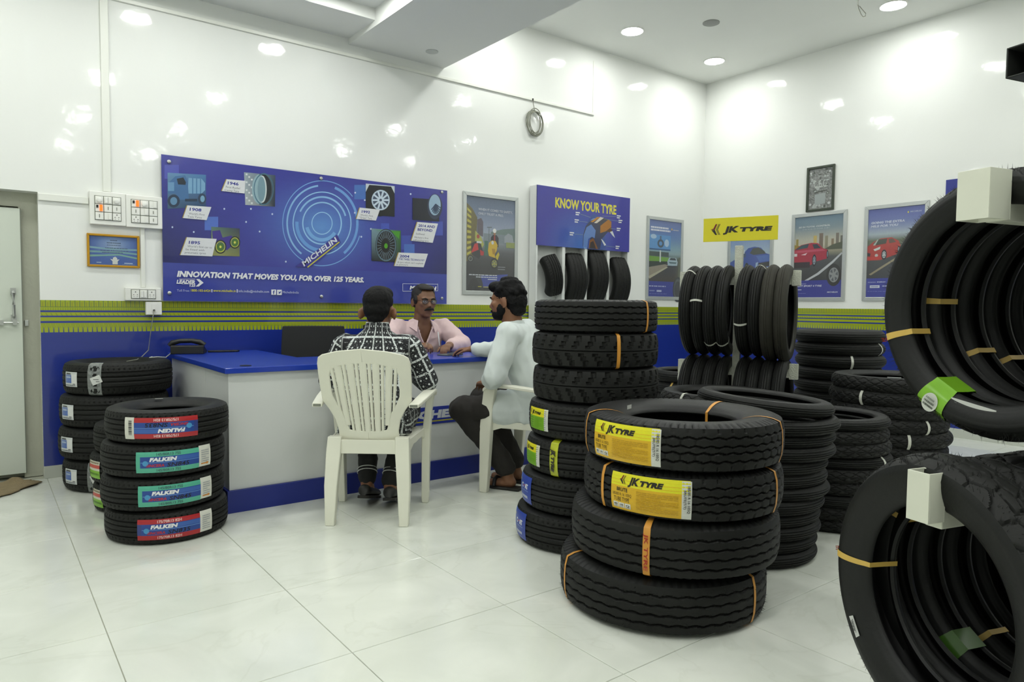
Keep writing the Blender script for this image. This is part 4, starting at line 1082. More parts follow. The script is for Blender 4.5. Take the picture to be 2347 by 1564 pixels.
def jk_word(A, x0, x1, y, h, col=(30, 28, 16)):
    w = x1 - x0; A.text('JK', x0, x0 + w * .32, y - h * .08, y + h, col, .055, .3); A.text('TYRE', x0 + w * .33, x1, y, y + h * .72, col, .07, .35)


def art_brute():
    A = Art(); A.sub = .012; W, H = .285, .128
    A.rect(-W / 2, -H / 2, W / 2, H / 2, (222, 178, 30)); A.rect(-W / 2, H * .16, W / 2, H / 2, (226, 222, 30)); A.rect(W / 2 - .028, -H / 2, W / 2 + .004, H / 2 - .002, (214, 216, 208))
    jk_mark(A, -.090, .043, .016); jk_word(A, -.070, .050, .032, .023)
    A.text('BRUTE', -.116, -.072, .002, .015, (40, 36, 16), .02); A.text('185/85 R 16 105Q', -.134, -.056, -.014, -.003, (84, 70, 24), 0); A.text('TUBE TYPE', -.128, -.064, -.033, -.018, (60, 52, 20), 0)
    for k, st in enumerate(('85', '105', 'Q')): A.rect(-.132 + k * .025, -.056, -.110 + k * .025, -.038, (226, 226, 216)); A.text(st, -.128 + k * .025, -.114 + k * .025, -.049, -.042, (60, 60, 50), .02); A.scribble(-.129 + k * .025, -.113 + k * .025, -.053, .002, (120, 120, 110), k)
    bars(A, -.038, .106, .010, -.050, 11, (186, 146, 22), 90)
    A.text('185/85 R 16 105Q', .133, .133 + .09, .048, .057, (50, 52, 46), .02, rot=-PI / 2); A.text('BRUTE(T/T)', .121, .121 + .062, .034, .042, (50, 52, 46), .02, rot=-PI / 2)
    return A


def art_green():
    A = Art(); A.sub = .012; W, H = .155, .098
    A.rect(-W / 2, -H / 2, W / 2, H / 2, (120, 176, 34)); A.rect(-W / 2, H * .12, W / 2, H / 2, (222, 212, 24)); A.rect(W / 2 - .022, -H / 2, W / 2 + .004, H / 2, (214, 216, 208)); jk_mark(A, -.062, .030, .010); jk_word(A, -.048, .030, .022, .015)
    bars(A, -.065, -.030, .002, -.040, 5, (70, 120, 30), 120); bars(A, -.018, .048, .004, -.040, 9, (96, 150, 26), 130); bars(A, W / 2 - .016, W / 2 - .004, .04, -.04, 10, (110, 114, 108), 140)
    return A


def art_ceat():
    A = Art(); A.sub = .012; W, H = .16, .124
    A.rect(-W / 2, -H / 2, W / 2, H / 2, (40, 66, 160)); A.rect(-W / 2, -H / 2, -W / 2 + .03, H / 2, (60, 108, 190)); A.rect(-W / 2, .03, -W / 2 + .03, .036, (220, 214, 60)); A.rect(-W / 2, -.038, -W / 2 + .03, -.030, (220, 214, 60))
    A.text('C', -.024, -.004, .004, .026, WHITE, .06); A.text('AT', .018, .052, .004, .026, WHITE, .06)
    for k, c in enumerate(((60, 90, 190), (220, 110, 40), (60, 90, 190))): A.rect(-.001, .005 + k * .008, .015, .010 + k * .008, c)
    A.scribble(-.024, .056, -.006, .006, (120, 140, 200), 5); A.scribble(-.024, .05, -.034, .012, (206, 212, 226), 6, .7); A.rect(-W / 2 + .02, -H / 2, -W / 2 + .05, -H / 2 + .018, (214, 216, 214))
    return A


def art_blue_white(seed):
    A = Art(); A.sub = .012; W, H = .105, .085
    A.rect(-W / 2, -H / 2, W / 2, H / 2, (206, 210, 210)); A.rect(-W / 2 + .004, -.022, .008, .026, (64, 104, 184)); A.rect(.010, -.03, W / 2 - .004, .03, (224, 226, 224)); A.scribble(-.04, .004, .032, .008, (70, 74, 80), seed); A.scribble(-.04, .004, .012, .010, (190, 206, 226), seed + 1); A.scribble(-.046, .04, -.034, .006, (110, 114, 118), seed + 2); A.rect(.02, -.028, .04, -.024, (60, 62, 64))
    return A


def art_green_red(seed):
    A = Art(); A.sub = .012; W, H = .11, .09
    A.rect(-W / 2, -H / 2, W / 2, H / 2, (206, 206, 188)); A.rect(-W / 2, -H / 2, W / 2, -.004, (130, 186, 50)); A.rect(-W / 2, .008, W / 2, .026, (196, 74, 64)); A.scribble(-.05, .05, .036, .008, (140, 120, 90), seed); A.scribble(-.05, .05, -.022, .010, (90, 140, 40), seed + 1)
    return A


# ------------------------------------------------------------------ front left stack: four car tyres with red/blue labels
K = TY['car13']
st1 = [(.712, 3.676, .02, ('SN835', (176, 40, 44), False, 'right'), 'car tyre with upright red striped label, lowest of the front left stack'),
       (.697, 3.679, .10, ('SN845', (86, 178, 150), False, 'right'), 'lower of two green-labelled car tyres in the front left stack'),
       (.701, 3.678, .06, ('SN845', (86, 178, 150), False, 'right'), 'upper of two green-labelled car tyres in the front left stack'),
       (.720, 3.674, -.04, ('SN835', (176, 40, 44), True, 'left'), 'car tyre with upside-down red striped label, topmost of the front left stack')]
for i, (x, y, off, spec, lab) in enumerate(st1):
    t = K.place('car_tyre', lab, 'car tyres stacked in front of the desk end', (x, y, i * .1535), facing(x, y) + off)
    K.patch(art_red_blue(spec[0], spec[1], None, spec[2], spec[3]), 0, t, label='printed paper label')
    if i == 3:
        A = Art(); A.rect(-.018, -.006, .018, .006, (206, 208, 196))
        A.build('white_sticker', lambda x_, y_, l: (-(K.Rb + .02) + y_, x_ - .05, K.w + .002), M['print'], t)

# rear left stack
K = TY['car14']
for i, (x, y) in enumerate(((.661, 4.815), (.643, 4.818), (.651, 4.816), (.672, 4.813))):
    lab = f'blue and white labelled car tyre, {level(i, 4)}, stack by the door'
    if i == 0: lab = 'black car tyre with silver printed tape, lowest tyre in the stack by the door'
    if i == 3: lab = 'black car tyre with silver printed tape, topmost tyre under the hanging cable'
    t = K.place('car_tyre', lab, 'car tyres stacked in the corner by the door', (x, y, i * .187), facing(x, y))
    K.patch(art_blue_white(i * 7), -.98, t, label='blue and white paper label')
    if i in (0, 3):
        tp = K.strap(-.44, .075, M['tape'], t, 'printed_tape', label='clear tape with dark print')
        A = Art(); c_, s_ = math.cos(.4), math.sin(.4); A.poly([(a * c_ - b * s_, a * s_ + b * c_) for a, b in ((-.028, -.022), (.028, -.022), (.028, .022), (-.028, .022))], (214, 216, 212)); A.scribble(-.015, .015, .004, .004, (90, 92, 92), 1); A.scribble(0, .02, -.008, .004, (60, 62, 62), 2)
        def mp(x_, y_, l, K=K): a = -.40 + x_ / K.R; r_ = K.R + .005 + l * .0002; return (r_ * math.cos(a), r_ * math.sin(a), K.w / 2 + y_)
        A.build('price_sticker', mp, M['print'], t)

# half-hidden middle stack between the two
K = TY['car13']
for i in range(3):
    x, y = .716 + (.012, 0, .02, .015)[i], 4.235
    t = K.place('car_tyre', f'car tyre half hidden behind the front left stack, {level(i, 3)}', 'car tyres half hidden behind the front left stack', (x, y, i * .1535), facing(x, y))
    if i < 2: K.patch(art_green_red(i * 5), -1.12, t, label='green and red paper label')

# ------------------------------------------------------------------ front right stack: four big van tyres with yellow labels
for i, (key, x, y, z, lab) in enumerate((('zig16', 2.057, 1.737, 0, 'big black van tyre with a thin orange band, lowest of the front right stack'),
                                         ('zig16', 2.084, 1.705, .1925, 'big black van tyre with one wide orange band, second in the front right stack'),
                                         ('hex16', 2.100, 1.685, .385, 'van tyre with yellow label, second from the top of the front right stack'),
                                         ('hex16', 2.099, 1.686, .5515, 'van tyre with yellow label, topmost of the front right stack'))):
    K = TY[key]; t = K.place('van_tyre', lab, 'van tyres in the front right stack', (x, y, z), facing(x, y))
    if i == 0: K.hairs(t, 500, 3); K.strap(-1.12, .014, M['strap'], t); K.strap(.98, .014, M['strap'], t)
    if i == 1: K.strap(-.22, .024, M['strap'], t, text='JK TYRE')
    if i == 2: K.patch(art_brute(), -.30, t, label='yellow paper label'); K.strap(-.82, .014, M['strap'], t); K.strap(1.08, .014, M['strap'], t)
    if i == 3: K.patch(art_brute(), -.58, t, label='yellow paper label'); K.strap(-1.22, .012, M['strap'], t); K.strap(2.62, .020, M['strap'], t); K.strap(1.22, .012, M['strap'], t)
    if i == 3:
        A = Art(); A.rect(-.02, -.008, .02, .008, (206, 208, 200)); A.build('white_sticker', lambda x_, y_, l: ((K.Rb + .01) * math.cos(-1.9 + x_ / K.Rb), (K.Rb + .01) * math.sin(-1.9 + x_ / K.Rb), K.w - .010 + y_), M['print'], t)

# ------------------------------------------------------------------ tall middle stack: seven tyres
z = 0
for i, (key, x, y, lab) in enumerate((('car14n', 2.269, 2.422, 'black car tyre with blue label, lowest of the tall middle stack'),
                                      ('car14n', 2.287, 2.405, 'blue-labelled car tyre, second from the floor in the tall middle stack'),
                                      ('car14n', 2.304, 2.389, 'car tyre with green label and yellow tape, tall middle stack'),
                                      ('car14n', 2.310, 2.383, 'car tyre with green label but no tape, tall middle stack'),
                                      ('lug13', 2.317, 2.376, 'lug-tread tyre without band, fifth in the tall middle stack'),
                                      ('lug13', 2.313, 2.380, 'lug-tread tyre with orange band, tall middle stack'),
                                      ('rib13', 2.314, 2.379, 'black zigzag-rib tyre with orange band, topmost of the tall middle stack'))):
    K = TY[key]; t = K.place('van_tyre' if i > 3 else 'car_tyre', lab, 'tyres in the tall middle stack', (x, y, z), facing(x, y)); z += K.w + .0005
    if i < 2: K.patch(art_ceat(), -1.20 + .05 * i * 0, t, label='blue paper label')
    if i in (2, 3): K.patch(art_green(), -1.12 if i == 2 else -.98, t, label='yellow and green paper label')
    if i == 2:
        tp = K.strap(-.56, .042, P('yellow_printed_tape', (176, 184, 40), .2, var=(50, .35)), t, 'printed_tape', label='clear tape with yellow print')
        A = Art(); jk_word(A, -.05, .05, -.011, .022); A.build('tape_lettering', lambda x_, y_, l, K=K: ((K.R + .005) * math.cos(-.56 + y_ / K.R), (K.R + .005) * math.sin(-.56 + y_ / K.R), K.w / 2 - x_), M['print'], tp)
    if i == 5: K.strap(.36, .016, M['strap'], t)
    if i == 6: K.strap(.92, .013, M['strap'], t); K.strap(-2.5, .012, M['strap'], t); K.hairs(t, 420, 9, (.004, .009))


# ------------------------------------------------------------------ stacks of thin motorcycle tyres
def thin_stack(where, group, x, y, n, keys, step, seed, tilt_top=0.0, bands=(), shifts=None, lean=None):
    r = random.Random(seed); out = []
    for i in range(n):
        key = keys[i % len(keys)]; K = TY[key]
        dx = shifts[i] if shifts else r.uniform(-.014, .014); dy = r.uniform(-.008, .008)
        px_, py_ = x + RIGHT.x * dx - RIGHT.y * dy, y + RIGHT.y * dx + RIGHT.x * dy
        lab = f'{level(i, n)}, stack {where}'
        t = K.place('motorcycle_tyre', lab, group, (px_, py_, i * step), facing(px_, py_) + r.uniform(-.1, .1))
        if i == n - 1 and tilt_top:
            ax = lean or Vector((math.sin(YAW), math.cos(YAW), 0)); t.rotation_mode = 'QUATERNION'
            q = Matrix.Rotation(tilt_top, 3, ax).to_quaternion(); t.rotation_quaternion = q @ Matrix.Rotation(facing(px_, py_), 3, 'Z').to_quaternion()
            t.location.z += abs(math.sin(tilt_top)) * K.R
        for j, a, mk in bands:
            if j == i: K.strap(a, .016, M[mk], t)
        out.append(t)
    return out


sh6 = [-.045, -.04, -.03, -.03, -.02, .010, -.005, -.005, .025, .03, .04, .02, .025]
thin_stack('of thin rib tyres right behind the yellow-labelled tyres', 'thin tyres behind the front right stack', 2.83, 1.83, 12, ['moto_rib', 'moto_line'],   .0565, 1, .085, shifts=sh6[:11] + [.02])
thin_stack('of motorcycle tyres right of the thin rib stack', 'chunky thin tyres in the open ring stack', 3.53, 1.88, 9, ['moto_block', 'moto_block', 'moto_rib'], .0625, 2, bands=((5, 1.0, 'strap_white'),))
tops = thin_stack('of wide block-tread tyres behind the front rack', 'wide block-tread tyres behind the front rack', 4.36, 1.94, 9, ['moto_wide'], .0785, 3, bands=((7, -.45, 'strap_white'), (5, .62, 'strap_white'), (4, .28, 'strap_white')))
A = Art(); A.rect(-.035, -.012, .035, .012, (206, 210, 204)); A.build('white_sticker', lambda x_, y_, l: (.27 + y_, x_, TY['moto_wide'].w + .003), M['print'], tops[-1])
thin_stack('of smooth tyres below the red car poster', 'smooth thin tyres against the right wall', 4.92, 2.56, 11, ['pile'], .0865, 4, bands=((10 - 2, .25, 'strap_white'), (9, 1.2, 'strap_white')))
thin_stack('of smooth tyres just left of the rear rack', 'thin tyres left of the rear rack', 4.42, 3.46, 7, ['pile'], .0885, 5, bands=((6, -.35, 'strap_white'), (5, -.5, 'strap_yellow')))
tops = thin_stack('of motorcycle tyres in front of the rear rack', 'thin tyres in front of the rear rack', 3.33, 2.42, 8, ['moto_block', 'pile', 'moto_block', 'pile', 'moto_block', 'pile', 'moto_wide', 'moto_wide'], .078, 6, bands=((7, -.62, 'strap_white'), (6, -.9, 'strap_white')))

# ------------------------------------------------------------------ tyre racks
Z_AX = Vector((0, 0, 1))


def rack_tyre(K, name, label, group, centre, axis, spin=0.0):
    q = Z_AX.rotation_difference(axis) @ Matrix.Rotation(spin, 3, 'Z').to_quaternion()
    loc = Vector(centre) - axis * (K.w / 2)
    return K.place(name, label, group, loc, rot=q)


def tube_box(mb, c, ax, ay, az, wall=.004):
    """hollow box tube, open along az"""
    c, ax, ay, az = map(Vector, (c, ax, ay, az)); n = lambda v: v.normalized() * wall
    for s in (-1, 1):
        mb.obox(c + ax * s - n(ax) * s * .5, n(ax) * .5, ay, az); mb.obox(c + ay * s - n(ay) * s * .5, ax - n(ax), n(ay) * .5, az)


def rack(label, base, axis, zs, h0, h1, mat, capw=.026, caph=.05):
    t = thing('tyre_rack', label, 'tyre rack', (base[0], base[1], 0)); ax = Vector(axis); side = Vector((-ax.y, ax.x, 0))
    b = MB(); b.obox((0, 0, h0 + (zs[-1] + .2 - h0) / 2 + 0), ax * .024, side * .024, (0, 0, (zs[-1] + .2 - h0) / 2)); b.build('post', mat, t, bevel=.003)
    MB().obox((0, 0, .02), ax * .30, side * .03, (0, 0, .02)).build('foot', mat, t, bevel=.003); MB().obox((0, 0, .02), ax * .03, side * .26, (0, 0, .02)).build('foot', mat, t, bevel=.003)
    for z in zs:
        for s in (-1, 1):
            L = h1[0] if s < 0 else h1[1]
            MB().obox(ax * s * (L / 2 + .012) + Vector((0, 0, z - .030)), ax * (L / 2 - .012), side * .022, (0, 0, .030)).build('arm', mat, t, bevel=.003)
            cb = MB(); tube_box(cb, ax * s * (L + capw) + Vector((0, 0, z - .018)), ax * capw, side * capw, Vector((0, 0, caph))); cb.build('end_stop', mat, t, bevel=.0015)
    return t


# rear rack with the yellow sign, wrapped in bubble film
R1 = Vector((4.03, 2.79, 0)); ax1 = Vector((math.sin(math.radians(156)), math.cos(math.radians(156)), 0))
ZU, ZL = 1.083, .480
rk = rack('rear T-shaped tyre rack wrapped in pale bubble film, carrying the yellow sign', R1, ax1, [ZL + .232, ZU + .232], .0, (.335, .335), M['wrap'])
for k, s in enumerate((-.290, -.213, -.136, -.059, .066, .144, .222, .302)):
    K = TY['hang_b'] if k >= 6 else TY['hang']
    side = ['first from the left', 'second from the left', 'third from the left', 'fourth, just left of the post', 'fifth, just right of the post', 'sixth from the left', 'seventh from the left, brownish', 'last on the right, brownish'][k]
    t = rack_tyre(K, 'motorcycle_tyre', f'tyre on the rear rack upper arm, {side}', 'tyres on the upper arms of the rear rack', R1 + ax1 * s + Vector((0, 0, ZU - (.014 if k >= 6 else 0))), ax1, k * .37)
    # bands face the viewer
    to_cam = (Vector((0, 0, 1.1)) - (R1 + ax1 * s + Vector((0, 0, ZU)))); loc_dir = t.rotation_quaternion.inverted() @ to_cam; a0 = math.atan2(loc_dir.y, loc_dir.x)
    up_dir = t.rotation_quaternion.inverted() @ Vector((0, 0, 1)); au = math.atan2(up_dir.y, up_dir.x); sgn = 1 if math.sin(au - a0) > 0 else -1
    band = {0: 1.05, 1: .22, 2: -.85, 3: -.85, 4: -.30, 5: 1.35}.get(k)
    if band is not None: K.strap(a0 + sgn * band, .013, M['strap_white'], t)
for k, s in enumerate((-.292, -.215, -.138, -.061, .062, .140, .218, .296)):
    side = ['first from the left', 'second from the left', 'third from the left', 'fourth, just left of the post', 'fifth, just right of the post', 'sixth from the left', 'seventh from the left', 'last on the right'][k]
    rack_tyre(TY['hang'], 'motorcycle_tyre', f'tyre on the rear rack lower arm, {side}', 'tyres on the lower arms of the rear rack', R1 + ax1 * s + Vector((0, 0, ZL)), ax1, k * .41)
# yellow board on top of the rear rack
SB = R1 + Vector((0, 0, 1.545)) - Vector((math.sin(math.radians(55)), math.cos(math.radians(55)), 0)) * .03
sg = thing('yellow_sign', 'yellow sign board with black lettering on top of the rear rack', 'sign', SB); ax_s = ax1; sd = Vector((ax1.y, -ax1.x, 0))
MB().obox((0, 0, .078), ax_s * .238, sd * .004, (0, 0, .078)).build('board', M['yellow'], sg, bevel=.001)
A = Art(); jk_mark(A, -.150, .080, .040); jk_word(A, -.106, .196, .062, .036)
A.build('lettering', lambda x, y, l: ax_s * x + sd * (.0045 + l * .0002) + Vector((0, 0, y)), M['print'], sg)

# front right rack, close to the viewer
ax2 = Vector((math.sin(math.radians(105)), math.cos(math.radians(105)), 0)); sd2 = Vector((-ax2.y, ax2.x, 0))
A2 = Vector((1.842, .577, 0)); ZU2, ZL2 = 1.112, .456
R2 = A2 + ax2 * .70
fr = thing('tyre_rack', 'cream painted front rack at the right edge with open-topped end stops', 'tyre rack', (R2.x, R2.y, 0))
MB().obox((0, 0, .95), ax2 * .025, sd2 * .025, (0, 0, .95)).build('post', M['rack_cream'], fr, bevel=.003)
MB().obox((0, 0, .02), ax2 * .35, sd2 * .03, (0, 0, .02)).build('foot', M['rack_cream'], fr, bevel=.003); MB().obox((0, 0, .02), ax2 * .03, sd2 * .3, (0, 0, .02)).build('foot', M['rack_cream'], fr, bevel=.003)
for s0, zc, ztop, hw in ((-.088, 1.352, 1.341, .036), (-.232, .700, .671, .026)):
    L = .70 - s0 - hw
    MB().obox(-ax2 * (L / 2) + Vector((0, 0, ztop - .022)), ax2 * (L / 2), sd2 * .020, (0, 0, .022)).build('arm', M['rack_cream'], fr, bevel=.003)
    cb = MB(); tube_box(cb, -ax2 * (.70 - s0) + Vector((0, 0, zc)), ax2 * hw, sd2 * hw, Vector((0, 0, .054)), .003); cb.build('end_stop', M['rack_cream'], fr, bevel=.001)
tb = MB(); d = Vector((1.855, .560, 0)) - R2; tube_box(tb, d + ax2 * .22 + Vector((0, 0, 1.655)), sd2 * .034, Vector((0, 0, .034)), ax2 * .24, .004); tb.build('top_tube', M['rack_dark'], fr, bevel=.002)
place2 = ['nearest', 'second', 'third', 'fourth', 'fifth', 'sixth', 'seventh']
for lev, c, zt, ss in (('upper', A2, ZU2, (.0, .112, .222, .332, .442, .55)), ('lower', A2, ZL2, (-.150, -.015, .10, .215, .33, .445, .56))):
    for k, s in enumerate(ss):
        K = TY['front_vor'] if (lev == 'lower' and k == 0) else TY['front']
        ax3 = Vector((math.sin(math.radians(118)), math.cos(math.radians(118)), 0)) if (lev == 'lower' and k == 0) else Vector((math.sin(math.radians(108)), math.cos(math.radians(108)), 0))
        ctr = c + ax2 * s + Vector((0, 0, zt))
        t = rack_tyre(K, 'motorcycle_tyre', f'motorcycle tyre on the {lev} arm of the front right rack, {place2[k]} one', f'tyres on the {lev} arm of the front right rack', ctr, ax3, k * .3)
        qi = t.rotation_quaternion.inverted(); lft = qi @ -sd2 * -1
        left_w = Vector((-_rt.x, -_rt.y, 0)); ld = qi @ left_w; al = math.atan2(ld.y, ld.x); ud = qi @ Vector((0, 0, 1)); au = math.atan2(ud.y, ud.x); sgn = 1 if math.sin(au - al) > 0 else -1   # al: image left, sgn*+: upwards
        if k == 0: K.hairs(t, 700, 20 + (lev == 'lower'), (.007, .016))
        bands = {('upper', 0): -.30, ('upper', 1): .05, ('upper', 2): -.55, ('upper', 3): -.66, ('lower', 0): .02, ('lower', 1): .52, ('lower', 3): -1.0, ('lower', 4): -1.2}.get((lev, k))
        if bands is not None: K.strap(al + sgn * bands, .019, M['strap_yellow'], t, text='JK TYRE' if k == 0 else None)
        if (lev, k) == ('upper', 0):
            K.strap(al - sgn * 1.05, .085, P('green_wrap_label', (120, 176, 40), .25, var=(20, .12)), t, 'wrap_label', label='green wrap-around label')
            A = Art(); A.ell(0, 0, .024, .024, (206, 210, 200)); A.scribble(-.016, .016, .010, .005, (70, 76, 66), 3); A.scribble(-.016, .016, 0, .005, (70, 76, 66), 4); A.scribble(-.014, .014, -.010, .005, (110, 116, 106), 5)
            A.build('round_mark', lambda x_, y_, l, a=al - sgn * 1.05, K=K: ((K.R - .035 + y_) * math.cos(a + x_ / K.R), (K.R - .035 + y_) * math.sin(a + x_ / K.R), -.004 - l * .0002 + .0), M['print'], t)
            A = Art(); A.rect(-.055, -.009, .055, .009, (206, 208, 202)); A.scribble(-.04, .045, 0, .007, (120, 124, 122), 6)
            A.build('white_sticker', lambda x_, y_, l, a=al - sgn * 1.42, K=K: ((K.Rb + .012 + y_) * math.cos(a + x_ / K.Rb), (K.Rb + .012 + y_) * math.sin(a + x_ / K.Rb), K.w / 2 - K.bw / 2 - .006 - l * .0002), M['print'], t)
            A = Art(); A.text('3.00-17', -.05, .05, -.006, .006, (50, 110, 150), 0)
            A.build('chalk_mark', lambda x_, y_, l, a=al - sgn * .02, K=K: ((K.Rb + .014 + y_) * math.cos(a - sgn * x_ / K.Rb), (K.Rb + .014 + y_) * math.sin(a - sgn * x_ / K.Rb), K.w / 2 - K.bw / 2 - .007 - l * .0002), M['print'], t)
        if (lev, k) == ('lower', 0):
            A = Art(); A.rect(-.030, -.0085, .030, .0085, (210, 212, 208)); [A.rect(-.018 + q * .0032, -.001, -.0165 + q * .0032 + (q % 3) * .0004, .006, (60, 62, 62)) for q in range(10)]; A.scribble(-.02, .02, -.005, .003, (90, 92, 92), 6)
            A.build('barcode_sticker', lambda x_, y_, l, a=al - sgn * .62, K=K: ((K.R - .055 + y_) * math.cos(a - sgn * x_ / K.R), (K.R - .055 + y_) * math.sin(a - sgn * x_ / K.R), -.002 - l * .0002), M['print'], t)
        if (lev, k) == ('lower', 2):
            K.strap(al - sgn * 1.0, .075, P('dark_green_wrap_label', (70, 110, 40), .25, var=(20, .2)), t, 'wrap_label', label='green wrap-around label')

# tyre sections in the display compartments
TY['cut1'] = Tyre('tyre_section', .34, .23, .180, .155, .012, pat_car, .006, 90, 41, p=2.6, arc=.62)
TY['cut2'] = Tyre('tyre_section', .40, .29, .236, .206, .010, pat_zig, .006, 90, 41, p=3, arc=.72)
for k, (px, key, zc, lean, lab) in enumerate(((1263, 'cut1', 1.395, -.24, 'small curved car tyre section in the leftmost display compartment'), (1316, 'cut2', 1.36, 0, 'cut tyre section with straight ribs in the second display compartment'), (1366, 'cut2', 1.40, 0, 'tall cut tyre section in the third display compartment'), (1417, 'cut2', 1.35, 0, 'cut tyre section with chunky shoulder in the rightmost display compartment'))):
    q = on_a(px, 630, .10); K = TY[key]
    t = K.place('tyre_section', lab, 'tyre sections in the wall display', (0, 0, 0), rot=Matrix.Identity(3).to_quaternion())
    # local x (outward) -> towards the room, local z (axis) -> along the wall
    B3 = Matrix((Vector((0, -1, 0)), Vector((0, 0, 1)), Vector((-1, 0, 0)))).transposed()
    B3 = Matrix.Rotation(lean, 3, 'Y') @ B3
    t.rotation_quaternion = B3.to_quaternion()
    t.location = Vector((q.x, DA - .192 + K.R, zc)) - B3 @ Vector((0, 0, K.w / 2))
    if k: t.scale = (1, 1, .95 if k < 3 else .9)
# ================================================================== DESK
DKX0, DKX1, DKY0, DKY1, DKZ = 1.00, 3.15, 3.735, 4.29, .764
WX1, WY1 = 1.585, 5.11
desk = thing('reception_desk', 'L-shaped white reception desk with blue top and blue plinth', 'desk', (DKX0, DKY0, 0))
L = lambda x, y, z=0: (x - DKX0, y - DKY0, z)
poly = [(DKX0, DKY0), (DKX1, DKY0), (DKX1, DKY1), (WX1, DKY1), (WX1, WY1), (DKX0, WY1)]
MB().prism(poly, lambda x, y, d: L(x, y, d), DKZ - .030, DKZ).build('desk_top', M['desk_blue'], desk, bevel=.003)


def bx_(name, x0, x1, y0, y1, z0, z1, mat, bevel=.001): return MB().box(x0 - DKX0, x1 - DKX0, y0 - DKY0, y1 - DKY0, z0, z1).build(name, mat, desk, bevel=bevel)


bx_('front_panel', DKX0 + .022, DKX1 - .02, DKY0 + .024, DKY0 + .042, .118, DKZ - .030, M['desk_white'])
bx_('side_panel', DKX0 + .022, DKX0 + .040, DKY0 + .042, 4.212, .118, DKZ - .030, M['desk_white'])
bx_('side_panel', DKX0 + .022, DKX0 + .040, 4.218, WY1 - .02, .118, DKZ - .030, M['desk_white'])
bx_('side_joint', DKX0 + .026, DKX0 + .036, 4.212, 4.218, .118, DKZ - .030, M['grey_line'], 0)
bx_('end_panel', DKX1 - .038, DKX1 - .02, DKY0 + .042, DKY1 - .02, .0, DKZ - .030, M['desk_white'])
bx_('inner_panel', WX1 - .038, WX1 - .02, DKY1, WY1 - .02, .0, DKZ - .030, M['desk_white'])
bx_('plinth', DKX0 + .008, DKX1 - .01, DKY0 + .006, DKY0 + .024, 0, .118, M['plinth_blue'])
bx_('plinth', DKX0 + .008, DKX0 + .024, DKY0 + .024, WY1 - .02, 0, .118, M['plinth_blue'])
q = on_z(563, 839, DKZ)
MB().lathe([(.030, 0), (.030, .003), (.026, .004), (.010, .002)], 20, (q.x - DKX0, q.y - DKY0, DKZ)).build('cable_grommet', M['black_plastic'], desk, smooth=.6)
# maker's plate on the desk front
sx0, sx1, sz0, sz1 = 1.995, 2.565, .352, .462
pl = bx_('name_plate', sx0, sx1, DKY0 + .019, DKY0 + .024, sz0, sz1, P('plate_blue', (44, 58, 150), .3, var=(6, .03)), .0008)
A = Art(); A.text('MICHELIN', sx0 + .03, sx1 - .02, sz0 + .040, sz0 + .088, (206, 210, 214), .06, .2); A.rect(sx0 + .02, sz0 + .016, sx1 - .02, sz0 + .024, (176, 170, 60))
A.build('plate_lettering', lambda x, y, l: L(x, DKY0 + .0185 - l * EPS, y), M['print'], pl)

# desk telephone
ph = thing('desk_telephone', 'black desk telephone on the blue desk top', 'telephone', (1.10, 4.955, DKZ), -.35)
MB().prism([(-.085, 0), (.085, 0), (.085, .018), (-.06, .058), (-.085, .056)], lambda x, z, d: (d, x, z), -.10, .10).build('base', M['black_plastic'], ph, bevel=.005)
MB().tube([(-.112, -.03, .052), (-.095, -.03, .072), (-.05, -.03, .084), (.02, -.03, .086), (.07, -.03, .076), (.10, -.03, .056)], [.016, .019, .015, .015, .019, .016], 12).build('handset', M['black_plastic'], ph, smooth=.9)
kp = MB()
for i in range(3):
    for j in range(4): kp.box(.02 + i * .022, .036 + i * .022, .0 + j * .018, .012 + j * .018, .030 - j * .004 + .006, .040 - j * .004)
kp.build('keypad', P('key_grey', (60, 62, 64), .4), ph)
pad = thing('phone_pad', 'flat black curved stand lying beside the telephone', 'stand', (1.33, 5.00, DKZ), -.2)
MB().prism([(-.10, -.03), (-.02, -.045), (.09, -.035), (.105, 0), (.08, .03), (-.03, .035), (-.10, .01)], lambda x, y, d: (x, y, d), 0, .012).build('stand_plate', M['black_plastic'], pad, bevel=.004)
tag(MB().tube([(1.02, 5.00, DKZ + .02), (.985, 4.98, DKZ - .005), (.955, 4.93, .745), (.90, 4.90, .752), (.86, 4.93, .747), (.88, 4.96, .749)], .003, 6).build('telephone_cord', M['wire_white'], smooth=.6), 'thin pale cord trailing from the telephone onto the tyres', 'cable')
# device and pen near the hands
dv = thing('flip_phone_case', 'dark grey flat phone case lying on the desk under the hand', 'phone case', (2.52, 3.98, DKZ), .35)
MB().prism([(-.085, -.045), (.085, -.045), (.085, .045), (-.085, .045)], lambda x, y, d: (x, y, d), 0, .009).build('phone_body', P('case_grey', (84, 88, 86), .45), dv, bevel=.003)
MB().prism([(-.085, .009), (.085, .009), (.085, .034), (-.085, .016)], lambda x, z, d: (x, d, z), -.044, -.040).build('raised_cover', P('case_cover', (112, 116, 108), .5), dv)


# ================================================================== PLASTIC ARMCHAIR
def back_y(z, u): return -.172 - (z - .42) * .38 + (u / .22) ** 2 * .03


